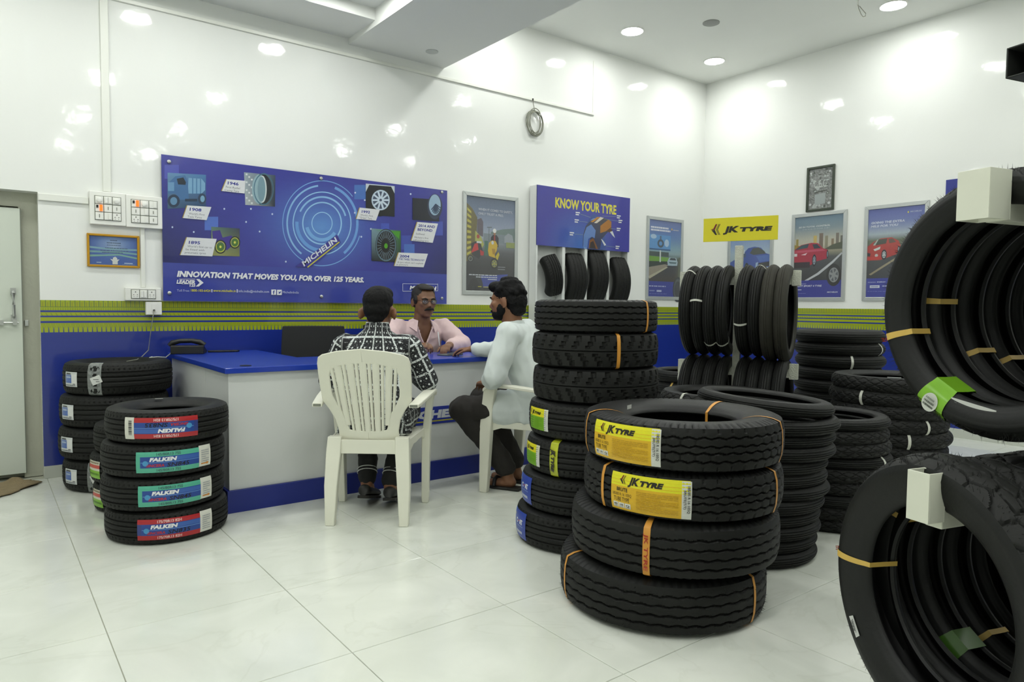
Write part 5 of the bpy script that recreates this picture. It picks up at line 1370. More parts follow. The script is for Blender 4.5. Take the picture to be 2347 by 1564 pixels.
def make_chair(label, loc, rz):
    t = thing('plastic_armchair', label, 'chair', loc, rz, 'white plastic armchairs at the desk'); m_ = M['chair_plastic']
    # backrest frame: ring between an outer and an inner outline, given thickness
    def outline(pts, n):
        full = pts + [(-u, z) for u, z in pts[::-1]]; out = []
        for i in range(len(full)):
            a, b = full[i], full[(i + 1) % len(full)]
            for k in range(n): out.append((a[0] + (b[0] - a[0]) * k / n, a[1] + (b[1] - a[1]) * k / n))
        return out
    outer = outline([(0, .40), (.10, .40), (.150, .41), (.150, .47), (.162, .53), (.188, .58), (.220, .625), (.226, .72), (.226, .815), (.218, .845), (.195, .860), (.12, .878), (0, .890)], 2)
    inner = outline([(0, .47), (.05, .47), (.092, .475), (.106, .52), (.122, .57), (.146, .61), (.164, .65), (.168, .70), (.168, .755), (.160, .780), (.135, .798), (.07, .814), (0, .818)], 2)
    th = .016; n = len(outer); b = MB()
    fy = lambda p: back_y(p[1], p[0])
    R_ = [[(u, fy((u, z)) - th / 2, z) for u, z in outer], [(u, fy((u, z)) + th / 2, z) for u, z in outer], [(u, fy((u, z)) + th / 2, z) for u, z in inner], [(u, fy((u, z)) - th / 2, z) for u, z in inner]]
    b.rings(R_, cap=False, closed=True); b.build('backrest_frame', m_, t, smooth=.5, bevel=.004)
    # fanned slats between the frame's lower and upper bars
    lo = [-.088, -.0715, -.0555, -.039, -.0235, -.007, .007, .0235, .039, .0555, .0715, .088]
    for k in range(11):
        a = (k - 5) / 5; wide = k % 2 == 1
        uc0, uc1 = a * .120, a * .156; w0, w1 = (.0136, .0180) if wide else (.0060, .0084)
        z0_, z1_ = {0: .462, 1: .462, 2: .462, 3: .464, 4: .500, 5: .572}[abs(k - 5)], .826 - abs(a) ** 2 * .03
        f0 = (z0_ - .462) / .35; ua = uc0 + (uc1 - uc0) * f0
        s_ = MB(); rs = []
        for i in range(6):
            tt = i / 5; z = z0_ + (z1_ - z0_) * tt; uc = ua + (uc1 - ua) * tt; w = w0 + (w1 - w0) * tt; y = back_y(z, uc)
            rs.append([(uc - w, y - .004, z), (uc - w * .6, y - .008, z), (uc + w * .6, y - .008, z), (uc + w, y - .004, z), (uc + w, y + .005, z), (uc - w, y + .005, z)])
        s_.rings(rs); s_.build('slat', m_, t, smooth=.5)
    # seat shell with a turned-down rim
    sp = [(-.185, -.185), (.185, -.185), (.215, -.05), (.222, .12), (.215, .20), (.17, .228), (-.17, .228), (-.215, .20), (-.222, .12), (-.215, -.05)]
    zt = lambda x, y: .425 - .018 * math.cos(max(-1, min(1, x / .22)) * PI / 2) + .012 * (y > .15)
    s_ = MB(); r0 = [(x, y, .385) for x, y in sp]; r1 = [(x, y, .418) for x, y in sp]; r2 = [(x * .92, y * .92, .424) for x, y in sp]; r3 = [(x * .5, y * .5, .412) for x, y in sp]
    s_.rings([r0, r1, r2, r3]); s_.build('seat', m_, t, smooth=.5, bevel=.003)
    s_ = MB(); s_.box(-.178, .178, -.196, -.184, .355, .425); s_.build('rear_apron', m_, t, bevel=.003)
    for sg in (-1, 1):
        # rear leg: broad tapered, splayed backwards
        def ring(x, y, z, wx, wy): return [(x - wx, y - wy, z), (x + wx, y - wy, z), (x + wx, y + wy, z), (x - wx, y + wy, z)]
        b = MB(); b.rings([ring(sg * .183, -.215, 0, .023, .022), ring(sg * .184, -.214, .03, .024, .022), ring(sg * .181, -.205, .2, .032, .024), ring(sg * .172, -.185, .36, .036, .026), ring(sg * .168, -.178, .44, .034, .022)])
        b.build('leg', m_, t, smooth=.5, bevel=.004)
        # front leg runs up into the arm support
        b = MB(); b.rings([ring(sg * .232, .215, 0, .018, .024), ring(sg * .232, .213, .03, .020, .026), ring(sg * .238, .198, .38, .022, .036), ring(sg * .252, .180, .52, .018, .036), ring(sg * .266, .160, .615, .020, .036), ring(sg * .270, .150, .632, .024, .03)])
        b.build('leg', m_, t, smooth=.5, bevel=.004)
        # armrest: curved flat bar with a shallow underside
        rs = []
        for y, x, z, w in ((-.262, .236, .618, .024), (-.22, .242, .622, .026), (-.10, .256, .636, .029), (.02, .268, .648, .030), (.12, .272, .650, .030), (.175, .270, .640, .029), (.200, .268, .622, .024)):
            rs.append([(sg * x - w, y, z - .020), (sg * x + w, y, z - .020), (sg * x + w, y, z - .003), (sg * x + w * .7, y, z), (sg * x - w * .7, y, z), (sg * x - w, y, z - .003)])
        b = MB(); b.rings(rs); b.build('armrest', m_, t, smooth=.6, bevel=.003)
        b = MB(); b.box(sg * .236 - .019, sg * .236 + .019, -.2632, -.2615, .601, .613); b.build('armrest_hollow', M['grey_line'], t)
        # side rail with arched underside between the legs
        pr = [(-.19, .425), (-.19, .33), (-.15, .36), (-.08, .385), (.10, .390), (.16, .37), (.20, .33), (.215, .425)]
        b = MB(); b.prism(pr, lambda y, z, d: (sg * (.190 + d + (y + .19) * .09), y, z), 0, .010); b.build('side_rail', m_, t, bevel=.002)
    return t


CH1 = Vector((1.648, 3.322, 0)); B1 = math.radians(38)
make_chair('white plastic armchair with slatted back, nearer the tyres with red labels', CH1, -B1)
CH2 = Vector((2.655, 3.245, 0)); B2 = math.radians(-27)
make_chair('white plastic armchair seen from its side, beside the tall middle tyre stack', CH2, -B2)


# ================================================================== OFFICE CHAIRS behind the desk
def office_chair(label, loc, rz):
    t = thing('office_chair', label, 'chair', loc, rz, 'black office chairs behind the desk'); bp = M['black_plastic']
    b = MB(); pts = []
    for k in range(7):
        z = .50 + .44 * k / 6; y = -.20 - (z - .5) * .16 + .02 * math.sin(PI * k / 6); w = .215 + .012 * math.sin(PI * k / 6); r_ = []
        for j in range(9):
            a = j / 8 * 2 - 1; r_.append((w * a, y - .035 + .045 * a * a, z))
        for j in range(8, -1, -1):
            a = j / 8 * 2 - 1; r_.append((w * a, y - .035 + .045 * a * a + .022, z))
        pts.append(r_)
    b.rings(pts); b.build('backrest', M['black_mesh'], t, smooth=.7, bevel=.008)
    MB().prism([(-.22, -.20), (.22, -.20), (.24, .0), (.22, .22), (.1, .25), (-.1, .25), (-.22, .22), (-.24, 0)], lambda x, y, d: (x, y, d), .43, .50).build('seat', M['black_mesh'], t, bevel=.02, seg=3)
    MB().tube([(0, -.12, .42), (0, -.24, .44), (0, -.265, .55), (0, -.27, .68)], .018, 8).build('back_support', bp, t, smooth=.7)
    MB().lathe([(.03, .10), (.03, .26), (.022, .26), (.022, .43)], 14).build('gas_column', M['steel'], t, smooth=.6)
    for k in range(5):
        a = 2 * PI * k / 5 + .3; c, s = math.cos(a), math.sin(a)
        MB().tube([(.03 * c, .03 * s, .12), (.16 * c, .16 * s, .10), (.28 * c, .28 * s, .075)], [.022, .018, .014], 8).build('base_spoke', bp, t, smooth=.7)
        w = MB(); w.rings([[(.28 * c - s * d + .028 * math.cos(q) * c, .28 * s + c * d + .028 * math.cos(q) * s, .028 + .028 * math.sin(q)) for q in [2 * PI * i / 14 for i in range(14)]] for d in (-.018, .018)]); w.build('castor', bp, t, smooth=.6)
    for s in (-1, 1):
        MB().tube([(s * .22, -.05, .46), (s * .275, -.05, .48), (s * .28, -.05, .655)], .014, 8).build('arm_post', bp, t, smooth=.7)
        MB().box(s * .28 - .028, s * .28 + .028, -.15, .12, .655, .685).build('arm_pad', bp, t, bevel=.01)
    return t


office_chair('black mesh office chair standing empty behind the desk', (1.85, 4.64, 0), PI - .30)
office_chair('black office chair the man in pink sits on', (2.60, 4.77, 0), PI + .05)

# ================================================================== floor cloth by the door
mc = MB(); r = random.Random(4); NX, NY = 26, 16; vv = []
for j in range(NY + 1):
    for i in range(NX + 1):
        u, w = i / NX, j / NY; jit = .012 * r.uniform(-1, 1) if i in (0, NX) or j in (0, NY) else 0
        p_ = Vector((.28, 5.03)) * u * (1 - w) + Vector((.215, 5.15)) * u * w + Vector((-.12, 4.55)) * (1 - u) * (1 - w) + Vector((-.36, 5.08)) * (1 - u) * w; x, y = p_.x + jit, p_.y - abs(jit)
        z = .006 + .010 * max(0, noise.noise(Vector((x * 6, y * 9, 1)))) + .035 * math.exp(-((u - .86) / .05) ** 2) * math.exp(-((w - .75) / .3) ** 2)
        vv.append((x, y, z))
mc.add(vv, [(j * (NX + 1) + i, j * (NX + 1) + i + 1, (j + 1) * (NX + 1) + i + 1, (j + 1) * (NX + 1) + i) for j in range(NY) for i in range(NX)])
o = mc.build('jute_doormat', M['mat_jute'], smooth=1.2); md = o.modifiers.new('thick', 'SOLIDIFY'); md.thickness = .005; md.offset = 1
tag(o, 'frayed brown jute cloth lying on the floor by the door', 'mat')
# ================================================================== PEOPLE
def v3(*a): return Vector(a)


def ellipsoid(c, rx, ry, rz, rot=None, n=18, k=12):
    vs, fs = [], []; R_ = rot or Matrix.Identity(3)
    for i in range(1, k):
        th = PI * i / k
        for j in range(n):
            a = 2 * PI * j / n; vs.append(Vector(c) + R_ @ v3(rx * math.sin(th) * math.cos(a), ry * math.sin(th) * math.sin(a), rz * math.cos(th)))
    top, bot = len(vs), len(vs) + 1; vs += [Vector(c) + R_ @ v3(0, 0, rz), Vector(c) - R_ @ v3(0, 0, rz)]
    for i in range(k - 2):
        for j in range(n): fs.append((i * n + j, (i + 1) * n + j, (i + 1) * n + (j + 1) % n, i * n + (j + 1) % n))
    for j in range(n): fs.append((top, j, (j + 1) % n)); fs.append((bot, (k - 2) * n + (j + 1) % n, (k - 2) * n + j))
    return vs, fs


def cone(a, b, ra, rb, n=14, flat=1.0, flat_axis=None):
    """capsule with tapering radius from a to b"""
    a, b = Vector(a), Vector(b); d = b - a; L_ = max(d.length, 1e-5); d = d / L_
    x = d.cross(v3(0, 0, 1))
    if x.length < .05: x = d.cross(v3(1, 0, 0))
    if flat_axis is not None: x = (Vector(flat_axis) - d * Vector(flat_axis).dot(d))
    x.normalize(); y = d.cross(x); rings_ = []
    for i in range(5): t = -PI / 2 + PI / 2 * (i + .35) / 5; rings_.append((a + d * ra * math.sin(t), ra * math.cos(t)))
    for i in range(1, 6): rings_.append((a + d * L_ * i / 6, ra + (rb - ra) * i / 6))
    for i in range(5): t = PI / 2 * i / 5; rings_.append((b + d * rb * math.sin(t), rb * math.cos(t)))
    vs = [p + (x * math.cos(2 * PI * j / n) * flat + y * math.sin(2 * PI * j / n)) * r_ for p, r_ in rings_ for j in range(n)]
    m_ = len(rings_); fs = [(i * n + j, i * n + (j + 1) % n, (i + 1) * n + (j + 1) % n, (i + 1) * n + j) for i in range(m_ - 1) for j in range(n)]
    fs.append(tuple(range(n))[::-1]); fs.append(tuple((m_ - 1) * n + j for j in range(n)))
    return vs, fs


def loft(secs, n=20):
    """closed tube through elliptical sections (centre, half-width vector, half-depth vector)"""
    vs = [Vector(c) + Vector(u) * math.cos(2 * PI * j / n) + Vector(w) * math.sin(2 * PI * j / n) for c, u, w in secs for j in range(n)]
    m_ = len(secs); fs = [(i * n + j, i * n + (j + 1) % n, (i + 1) * n + (j + 1) % n, (i + 1) * n + j) for i in range(m_ - 1) for j in range(n)]
    fs.append(tuple(range(n))[::-1]); fs.append(tuple((m_ - 1) * n + j for j in range(n)))
    return vs, fs


def blob(name, shapes, voxel, mat, parent, smooth=4, folds=None, cut=None, solid=0.0, attr=None):
    """merge overlapping closed shapes into one continuous skin"""
    b = MB()
    for vs, fs in shapes: b.add(vs, fs)
    me = b.mesh(name, mat); ob = bpy.data.objects.new(name, me); COL.objects.link(ob)
    md = ob.modifiers.new('r', 'REMESH'); md.mode = 'VOXEL'; md.voxel_size = voxel; md.use_smooth_shade = True
    ms = ob.modifiers.new('s', 'SMOOTH'); ms.factor = .5; ms.iterations = smooth
    dg = bpy.context.evaluated_depsgraph_get(); res = bpy.data.meshes.new_from_object(ob.evaluated_get(dg))
    bpy.data.objects.remove(ob); bpy.data.meshes.remove(me)
    if folds:
        sc, amp, fn = folds; n = len(res.vertices)
        nr = [v.normal.copy() for v in res.vertices]
        for v, q in zip(res.vertices, nr):
            s_ = fn(v.co) if fn else 1.0
            h = noise.noise(Vector((v.co.x * sc[0], v.co.y * sc[1], v.co.z * sc[2]))); h2 = noise.noise(Vector((v.co.x * sc[0] * 2.3 + 5, v.co.y * sc[1] * 2.3, v.co.z * sc[2] * 2.3)))
            v.co += q * amp * s_ * ((1 - abs(h) * 2) * .7 + h2 * .4)
    if cut:
        import bmesh
        bm = bmesh.new(); bm.from_mesh(res); bmesh.ops.delete(bm, geom=[f for f in bm.faces if cut(f.calc_center_median())], context='FACES'); bm.to_mesh(res); bm.free()
    if attr:
        at = res.attributes.new('pat', 'FLOAT_VECTOR', 'POINT'); at.data.foreach_set('vector', [c for v in res.vertices for c in attr(v.co)])
    res.name = name; res.materials.clear(); res.materials.append(mat); smooth_mesh(res, 0)
    o = link(bpy.data.objects.new(name, res), parent)
    if solid: md = o.modifiers.new('thick', 'SOLIDIFY'); md.thickness = solid; md.offset = -1
    return o


def hand(wrist, d, back, right, curl=(.35, .45, .3), spread=.10, thumb_in=.5, size=1.0):
    """palm, four bent fingers of unequal length and a thumb from the side of the palm"""
    d = Vector(d).normalized(); back = (Vector(back) - d * Vector(back).dot(d)).normalized(); lat = d.cross(back) * (1 if right else -1)   # towards the little finger side
    lat = -lat if False else lat
    w = Vector(wrist); S = size; out = []
    pk = w + d * .088 * S
    out.append(loft([(w - d * .02 * S, lat * .026 * S, back * .019 * S), (w + d * .008 * S, lat * .027 * S, back * .018 * S), (w + d * .04 * S, lat * .036 * S, back * .017 * S), (pk - d * .008 * S, lat * .040 * S, back * .014 * S), (pk + d * .004 * S, lat * .036 * S, back * .010 * S)], 16))
    for k, (ln, off, r_) in enumerate(((.070, -.029, .0088), (.079, -.010, .0092), (.073, .010, .0088), (.057, .028, .0078))):
        p = pk + lat * off * S - d * (.006 if k in (1, 2) else .012) * S; fd = (d + lat * (off / .03) * spread).normalized(); ang = 0; segs = (.46, .30, .24)
        for j in range(3):
            ang += curl[j] * (1 + .12 * k); dr = fd * math.cos(ang) - back * math.sin(ang); q = p + dr * ln * segs[j] * S
            out.append(cone(p, q, r_ * (1 - .10 * j) * S, r_ * (1 - .10 * (j + 1)) * S, 10)); p = q
    p = w + d * .022 * S - lat * .026 * S - back * .004 * S; td = (d * .62 - lat * .70 - back * .30 * thumb_in).normalized(); q = p + td * .042 * S
    out.append(cone(p, q, .0125 * S, .0105 * S, 10)); td2 = (d * .92 - lat * (.25 - .3 * thumb_in) - back * .45 * thumb_in).normalized(); q2 = q + td2 * .030 * S
    out.append(cone(q, q2, .0105 * S, .0095 * S, 10)); out.append(cone(q2, q2 + td2 * .022 * S, .0095 * S, .0075 * S, 10))
    return out


def head_shapes(c, rot, neck_to, wide=1.0):
    """skull, jaw, nose, brow, cheeks, lips, ears; local +y is the face, +z up"""
    H = lambda x, y, z: Vector(c) + rot @ v3(x, y, z); E_ = lambda p, a, b, k, r_=None: ellipsoid(H(*p), a, b, k, rot @ (r_ or Matrix.Identity(3)))
    out = [E_((0, -.012, .030), .076 * wide, .096, .084), E_((0, .020, -.030), .066 * wide, .076, .080), E_((0, .040, -.070), .050 * wide, .052, .042), E_((0, .072, -.094), .024, .024, .020),
           E_((0, .074, .022), .052, .020, .016), E_((.040, .062, -.014), .024, .024, .020), E_((-.040, .062, -.014), .024, .024, .020), E_((0, .088, -.062), .024, .012, .0075), E_((0, .086, -.073), .021, .012, .007)]
    out.append(loft([(H(0, .082, .014), rot @ v3(.008, 0, 0), rot @ v3(0, .006, .002)), (H(0, .094, -.006), rot @ v3(.010, 0, 0), rot @ v3(0, .009, .003)), (H(0, .104, -.026), rot @ v3(.015, 0, 0), rot @ v3(0, .011, .004)), (H(0, .100, -.037), rot @ v3(.014, 0, 0), rot @ v3(0, .009, .004)), (H(0, .088, -.042), rot @ v3(.008, 0, 0), rot @ v3(0, .004, .002))], 12))
    for s in (-1, 1):
        out.append(E_((s * .080 * wide, -.012, -.012), .008, .020, .033, Matrix.Rotation(s * .35, 3, 'Z') @ Matrix.Rotation(-.2, 3, 'X'))); out.append(E_((s * .082 * wide, -.006, -.036), .007, .009, .012))
        out.append(E_((s * .014, .092, -.036), .008, .008, .007))
    out.append(cone(H(0, -.02, -.05), neck_to, .056, .062, 16)); out.append(cone(H(0, -.036, -.02), Vector(neck_to) + v3(0, 0, .0), .048, .058, 16))
    return out


def eyes(c, rot, parent, glasses=False):
    H = lambda x, y, z: Vector(c) + rot @ v3(x, y, z)
    for s in (-1, 1):
        b = MB(); vs, fs = ellipsoid(H(s * .031, .076, .006), .0125, .009, .0075, rot); b.add(vs, fs); o = b.build('eye', P('eye_white', (196, 188, 176), .3), parent, smooth=1.0)
        b = MB(); vs, fs = ellipsoid(H(s * .031 + .003, .083, .006), .0058, .004, .0058, rot); b.add(vs, fs); b.build('iris', P('iris_dark', (26, 18, 12), .2), o, smooth=1.0)
        b = MB(); b.tube([H(s * .012, .091, .020), H(s * .030, .090, .027), H(s * .050, .076, .022)], [.004, .0052, .003], 8); b.build('eyebrow', P('brow_dark', (26, 22, 18), .9), parent, smooth=1.0)


SKIN_A = P('skin_brown', (128, 88, 62), .5, var=(20, .10)); SKIN_B = P('skin_deep_brown', (122, 86, 62), .5, var=(20, .10)); SKIN_C = P('skin_tan', (124, 84, 58), .5, var=(20, .10))
HAIR = P('hair_black', (7, 7, 8), .6, var=(120, .5), bump=(260, .8, .004), spec=.2); HAIR_G = P('hair_greying', (34, 31, 26), .6, var=(160, .5), bump=(260, .8, .004))
DARK_CLOTH = P('dark_trouser_cloth', (34, 31, 28), .85, var=(30, .15), bump=(300, .3, .002)); BLACK_CLOTH = P('black_trouser_cloth', (16, 17, 18), .85, var=(30, .15))
PINK = P('pale_pink_shirt', (216, 190, 190), .8, var=(60, .05), bump=(500, .2, .001)); PALE = P('pale_blue_white_shirt', (210, 218, 216), .8, var=(40, .03), bump=(500, .2, .001))
LEATHER = P('black_shoe_leather', (24, 23, 22), .45, var=(40, .2))


def lattice_material():
    """black cloth with a white broken lattice and dots, laid out along the garment pieces"""
    mt = bpy.data.materials.new('black_white_lattice_cloth'); mt.use_nodes = True; nt = mt.node_tree; b = nt.nodes['Principled BSDF']; b.inputs['Roughness'].default_value = .8
    at = nt.nodes.new('ShaderNodeAttribute'); at.attribute_name = 'pat'; sp = nt.nodes.new('ShaderNodeSeparateXYZ'); nt.links.new(at.outputs['Vector'], sp.inputs[0])
    def mth(op, a, b_=None, clamp=False):
        n = nt.nodes.new('ShaderNodeMath'); n.operation = op; n.use_clamp = clamp
        for i, q in enumerate((a, b_)):
            if q is None: continue
            if isinstance(q, (int, float)): n.inputs[i].default_value = q
            else: nt.links.new(q, n.inputs[i])
        return n.outputs[0]
    pitch = .084; cells = []
    for ax_ in (0, 1): cells.append(mth('ABSOLUTE', mth('SUBTRACT', mth('FRACT', mth('DIVIDE', sp.outputs[ax_], pitch)), .5)))      # .5 at the cell border
    band = mth('MAXIMUM', mth('GREATER_THAN', cells[0], .43), mth('GREATER_THAN', cells[1], .435))
    nz = nt.nodes.new('ShaderNodeTexNoise'); nz.inputs['Scale'].default_value = 140; nz.inputs['Detail'].default_value = 2; nt.links.new(at.outputs['Vector'], nz.inputs['Vector'])
    band = mth('MULTIPLY', band, mth('GREATER_THAN', nz.outputs['Fac'], .40))
    r2 = mth('ADD', mth('POWER', mth('SUBTRACT', cells[0], .20), 2), mth('POWER', mth('SUBTRACT', cells[1], .20), 2)); dots = mth('LESS_THAN', r2, .0038)
    swirl = mth('MULTIPLY', mth('GREATER_THAN', nz.outputs['Fac'], .62), .35)
    tot = mth('MAXIMUM', mth('MAXIMUM', band, dots), swirl, True)
    mx = nt.nodes.new('ShaderNodeMix'); mx.data_type = 'RGBA'; mx.inputs[6].default_value = (*lin((20, 22, 26)), 1); mx.inputs[7].default_value = (*lin((206, 212, 210)), 1)
    nt.links.new(tot, mx.inputs[0]); nt.links.new(mx.outputs[2], b.inputs['Base Color'])
    return mt


LATTICE = lattice_material()


def pattern_coords(bones):
    """cloth coordinates from the nearest garment bone: (around, along)"""
    prep = [(Vector(a), (Vector(b) - Vector(a)), rad, off) for a, b, rad, off in bones]
    def f(co):
        best, res = 9, (0, 0, 0)
        for a, d, rad, off in prep:
            L2 = d.length_squared; t = max(0, min(1, (co - a).dot(d) / L2)); q = a + d * t; e = co - q; dist = e.length / rad
            if dist < best:
                best = dist; dn = d.normalized(); x = dn.cross(v3(0, 1, .1)).normalized(); y = dn.cross(x)
                res = (math.atan2(e.dot(y), e.dot(x)) * rad + off, (co - a).dot(dn) + off * .3, 0)
        return res
    return f


def collar(parent, c, rx, ry, z, mat, h=.035, open_=0.0, attr=None):
    b = MB(); n = 28; rs = [[], [], []]; vs = []
    for i in range(n + 1):
        a = PI / 2 + open_ + (2 * PI - 2 * open_) * i / n; x, y = math.cos(a), math.sin(a)
        drop = .030 * max(0, math.sin(a))
        for k, (sc, dz) in enumerate(((1.0, 0), (.93, h), (.96, h + .003), (1.10, h * .35 - drop * .3), (1.12, .004 - drop * .3))): vs.append((c[0] + rx * sc * x, c[1] + ry * sc * y, z + dz - drop))
    fs = [(i * 5 + k, i * 5 + k + 1, (i + 1) * 5 + k + 1, (i + 1) * 5 + k) for i in range(n) for k in range(4)]
    b.add(vs, fs); o = b.build('collar', mat, parent, smooth=1.0); md = o.modifiers.new('thick', 'SOLIDIFY'); md.thickness = .003
    if attr:
        at = o.data.attributes.new('pat', 'FLOAT_VECTOR', 'POINT'); at.data.foreach_set('vector', [q for v in o.data.vertices for q in attr(v.co)])
    return o


def shoe(parent, heel, toe, mat, sole_mat):
    heel, toe = Vector(heel), Vector(toe); d = (toe - heel); d.normalize(); side = d.cross(v3(0, 0, 1)).normalized(); up = side.cross(d); L_ = (toe - heel).length
    S = lambda t, w, h, o=0: (heel + d * L_ * t + up * (h / 2 + o), side * w, up * (h / 2))
    b = MB(); vs, fs = loft([S(-.03, .020, .045), S(.02, .032, .062), (S(.2, .036, .066)), S(.45, .038, .056), S(.7, .045, .046), S(.9, .038, .036), S(1.0, .022, .026), S(1.03, .010, .014)], 18); b.add(vs, fs)
    o = b.build('shoe', mat, parent, smooth=1.2)
    b = MB(); rs = []
    for t, w in ((-.04, .018), (.0, .032), (.25, .036), (.5, .038), (.72, .046), (.92, .038), (1.04, .014)):
        p = heel + d * L_ * t; rs.append([p - side * w - up * .012, p + side * w - up * .012, p + side * w + up * .004, p - side * w + up * .004])
    b.rings(rs); b.build('sole', sole_mat, o, bevel=.003)
    return o


# ------------------------------------------------------------------ customer in the lattice shirt, back to the viewer
def person_lattice():
    t = thing('person', 'seated person in black and white lattice shirt, seen from behind', 'person', (CH1.x, CH1.y, 0), -B1)
    pel, ch, nb = v3(0, -.04, .50), v3(-.01, .05, .80), v3(-.010, .085, .955); hc = v3(-.012, .115, 1.070)
    rot = Matrix.Rotation(-.02, 3, 'Z') @ Matrix.Rotation(-.14, 3, 'X')
    sh = {s: v3(s * .176 - .008, .065, .880) for s in (-1, 1)}; el = {s: v3(s * .262 - .008, .10, .690) for s in (-1, 1)}; wr = {s: v3(s * .10, .315, .745) for s in (-1, 1)}
    hip = {s: v3(s * .095, -.02, .50) for s in (-1, 1)}; kn = {s: v3(s * .115, .355, .500) for s in (-1, 1)}; an = {-1: v3(-.070, .095, .140), 1: v3(.062, .055, .140)}
    S = head_shapes(hc, rot, nb) + [ellipsoid(hc + rot @ v3(s * .091, -.020, -.022), .010, .020, .034, rot @ Matrix.Rotation(s * .7, 3, 'Z')) for s in (-1, 1)] + [loft([(pel - v3(0, 0, .08), (.14, 0, 0), (0, .09, 0)), (pel + v3(0, .01, .08), (.135, 0, 0), (0, .09, 0)), (ch, (.145, 0, 0), (0, .09, 0)), (v3(.01, .07, .92), (.13, 0, 0), (0, .07, 0)), (nb, (.05, 0, 0), (0, .05, 0))])]
    for s in (-1, 1):
        S += [cone(ch + v3(0, .02, .06), sh[s], .05, .045), cone(sh[s], el[s], .044, .038), cone(el[s], wr[s], .038, .026), cone(hip[s], kn[s], .078, .056), cone(kn[s], an[s], .052, .036), cone(an[s], an[s] + v3(0, .03, -.05), .036, .036), cone(an[s] + v3(0, -.02, -.035), an[s] + v3(0, .12, -.105), .030, .022)]
        S += hand(wr[s], (-s * .55, .75, .10), (0, .1, 1), s > 0, (.4, .5, .4))
    blob('body', S, .0075, SKIN_C, t, 3)
    # hair: cropped sides, thick on the crown
    H = lambda x, y, z: hc + rot @ v3(x, y, z)
    blob('hair', [ellipsoid(H(0, -.022, .045), .080, .098, .082, rot), ellipsoid(H(0, -.050, .00), .070, .066, .066, rot), ellipsoid(H(0, -.062, -.048), .046, .040, .034, rot), ellipsoid(H(.008, .006, .090), .066, .080, .040, rot), ellipsoid(H(0, .06, .092), .052, .040, .026, rot)], .006, HAIR, t, 3, ((60, 60, 60), .003, None), cut=lambda c: False)
    eyes(hc, rot, t)
    bones = [(v3(0, 0, .42), v3(0, .08, .95), .17, 0)] + [(sh[s], el[s], .06, .03) for s in (-1, 1)] + [(el[s], wr[s], .05, .05) for s in (-1, 1)] + [(hip[s], kn[s], .095, .02) for s in (-1, 1)]
    at = pattern_coords(bones)
    T_ = [loft([(pel + v3(0, -.005, -.065), (.19, 0, 0), (0, .135, 0)), (pel + v3(0, -.005, 0), (.188, 0, 0), (0, .128, 0)), (pel + v3(0, .01, .12), (.165, 0, 0), (0, .11, 0)), (ch, (.175, 0, 0), (0, .112, 0)), (v3(-.008, .055, .865), (.176, 0, 0), (0, .100, 0)), (v3(-.009, .066, .915), (.135, 0, 0), (0, .084, 0)), (v3(-.010, .076, .945), (.090, 0, 0), (0, .072, 0)), (v3(-.010, .080, .970), (.064, 0, 0), (0, .064, 0))])]
    for s in (-1, 1): T_ += [cone(ch + v3(0, .01, .060), sh[s], .07, .062), cone(sh[s], el[s], .062, .055), cone(el[s], wr[s] - (wr[s] - el[s]) * .06, .056, .036), cone(hip[s] + v3(0, 0, -.005), hip[s] + (kn[s] - hip[s]) * .55, .098, .088)]
    blob('shirt', T_, .009, LATTICE, t, 4, ((8, 8, 12), .011, None), attr=at)
    collar(t, (-.010, .080), .062, .062, .958, LATTICE, .046, .1, at)
    T_ = []
    for s in (-1, 1): T_ += [cone(hip[s], kn[s], .086, .068), cone(kn[s], an[s] + v3(0, .01, .02), .066, .046)]
    blob('trousers', T_, .008, BLACK_CLOTH, t, 3, ((14, 14, 20), .006, None))
    for s in (-1, 1):
        for dz in (.0, .018):
            c_ = an[s] + (kn[s] - an[s]).normalized() * (.055 + dz); d = (kn[s] - an[s]).normalized(); x = d.cross(v3(0, 1, 0)).normalized(); y = d.cross(x)
            MB().tube([c_ + (x * math.cos(a) + y * math.sin(a)) * .053 for a in [2 * PI * i / 24 for i in range(24)]], .0025, 6, closed=True).build('hem_stripe', P('hem_white', (190, 192, 190), .8), t, smooth=1.0)
        shoe(t, an[s] + v3(s * .006, -.062, -.062), an[s] + v3(-s * .012, .170, -.124), LEATHER, P('shoe_sole', (30, 28, 25), .7))
    return t


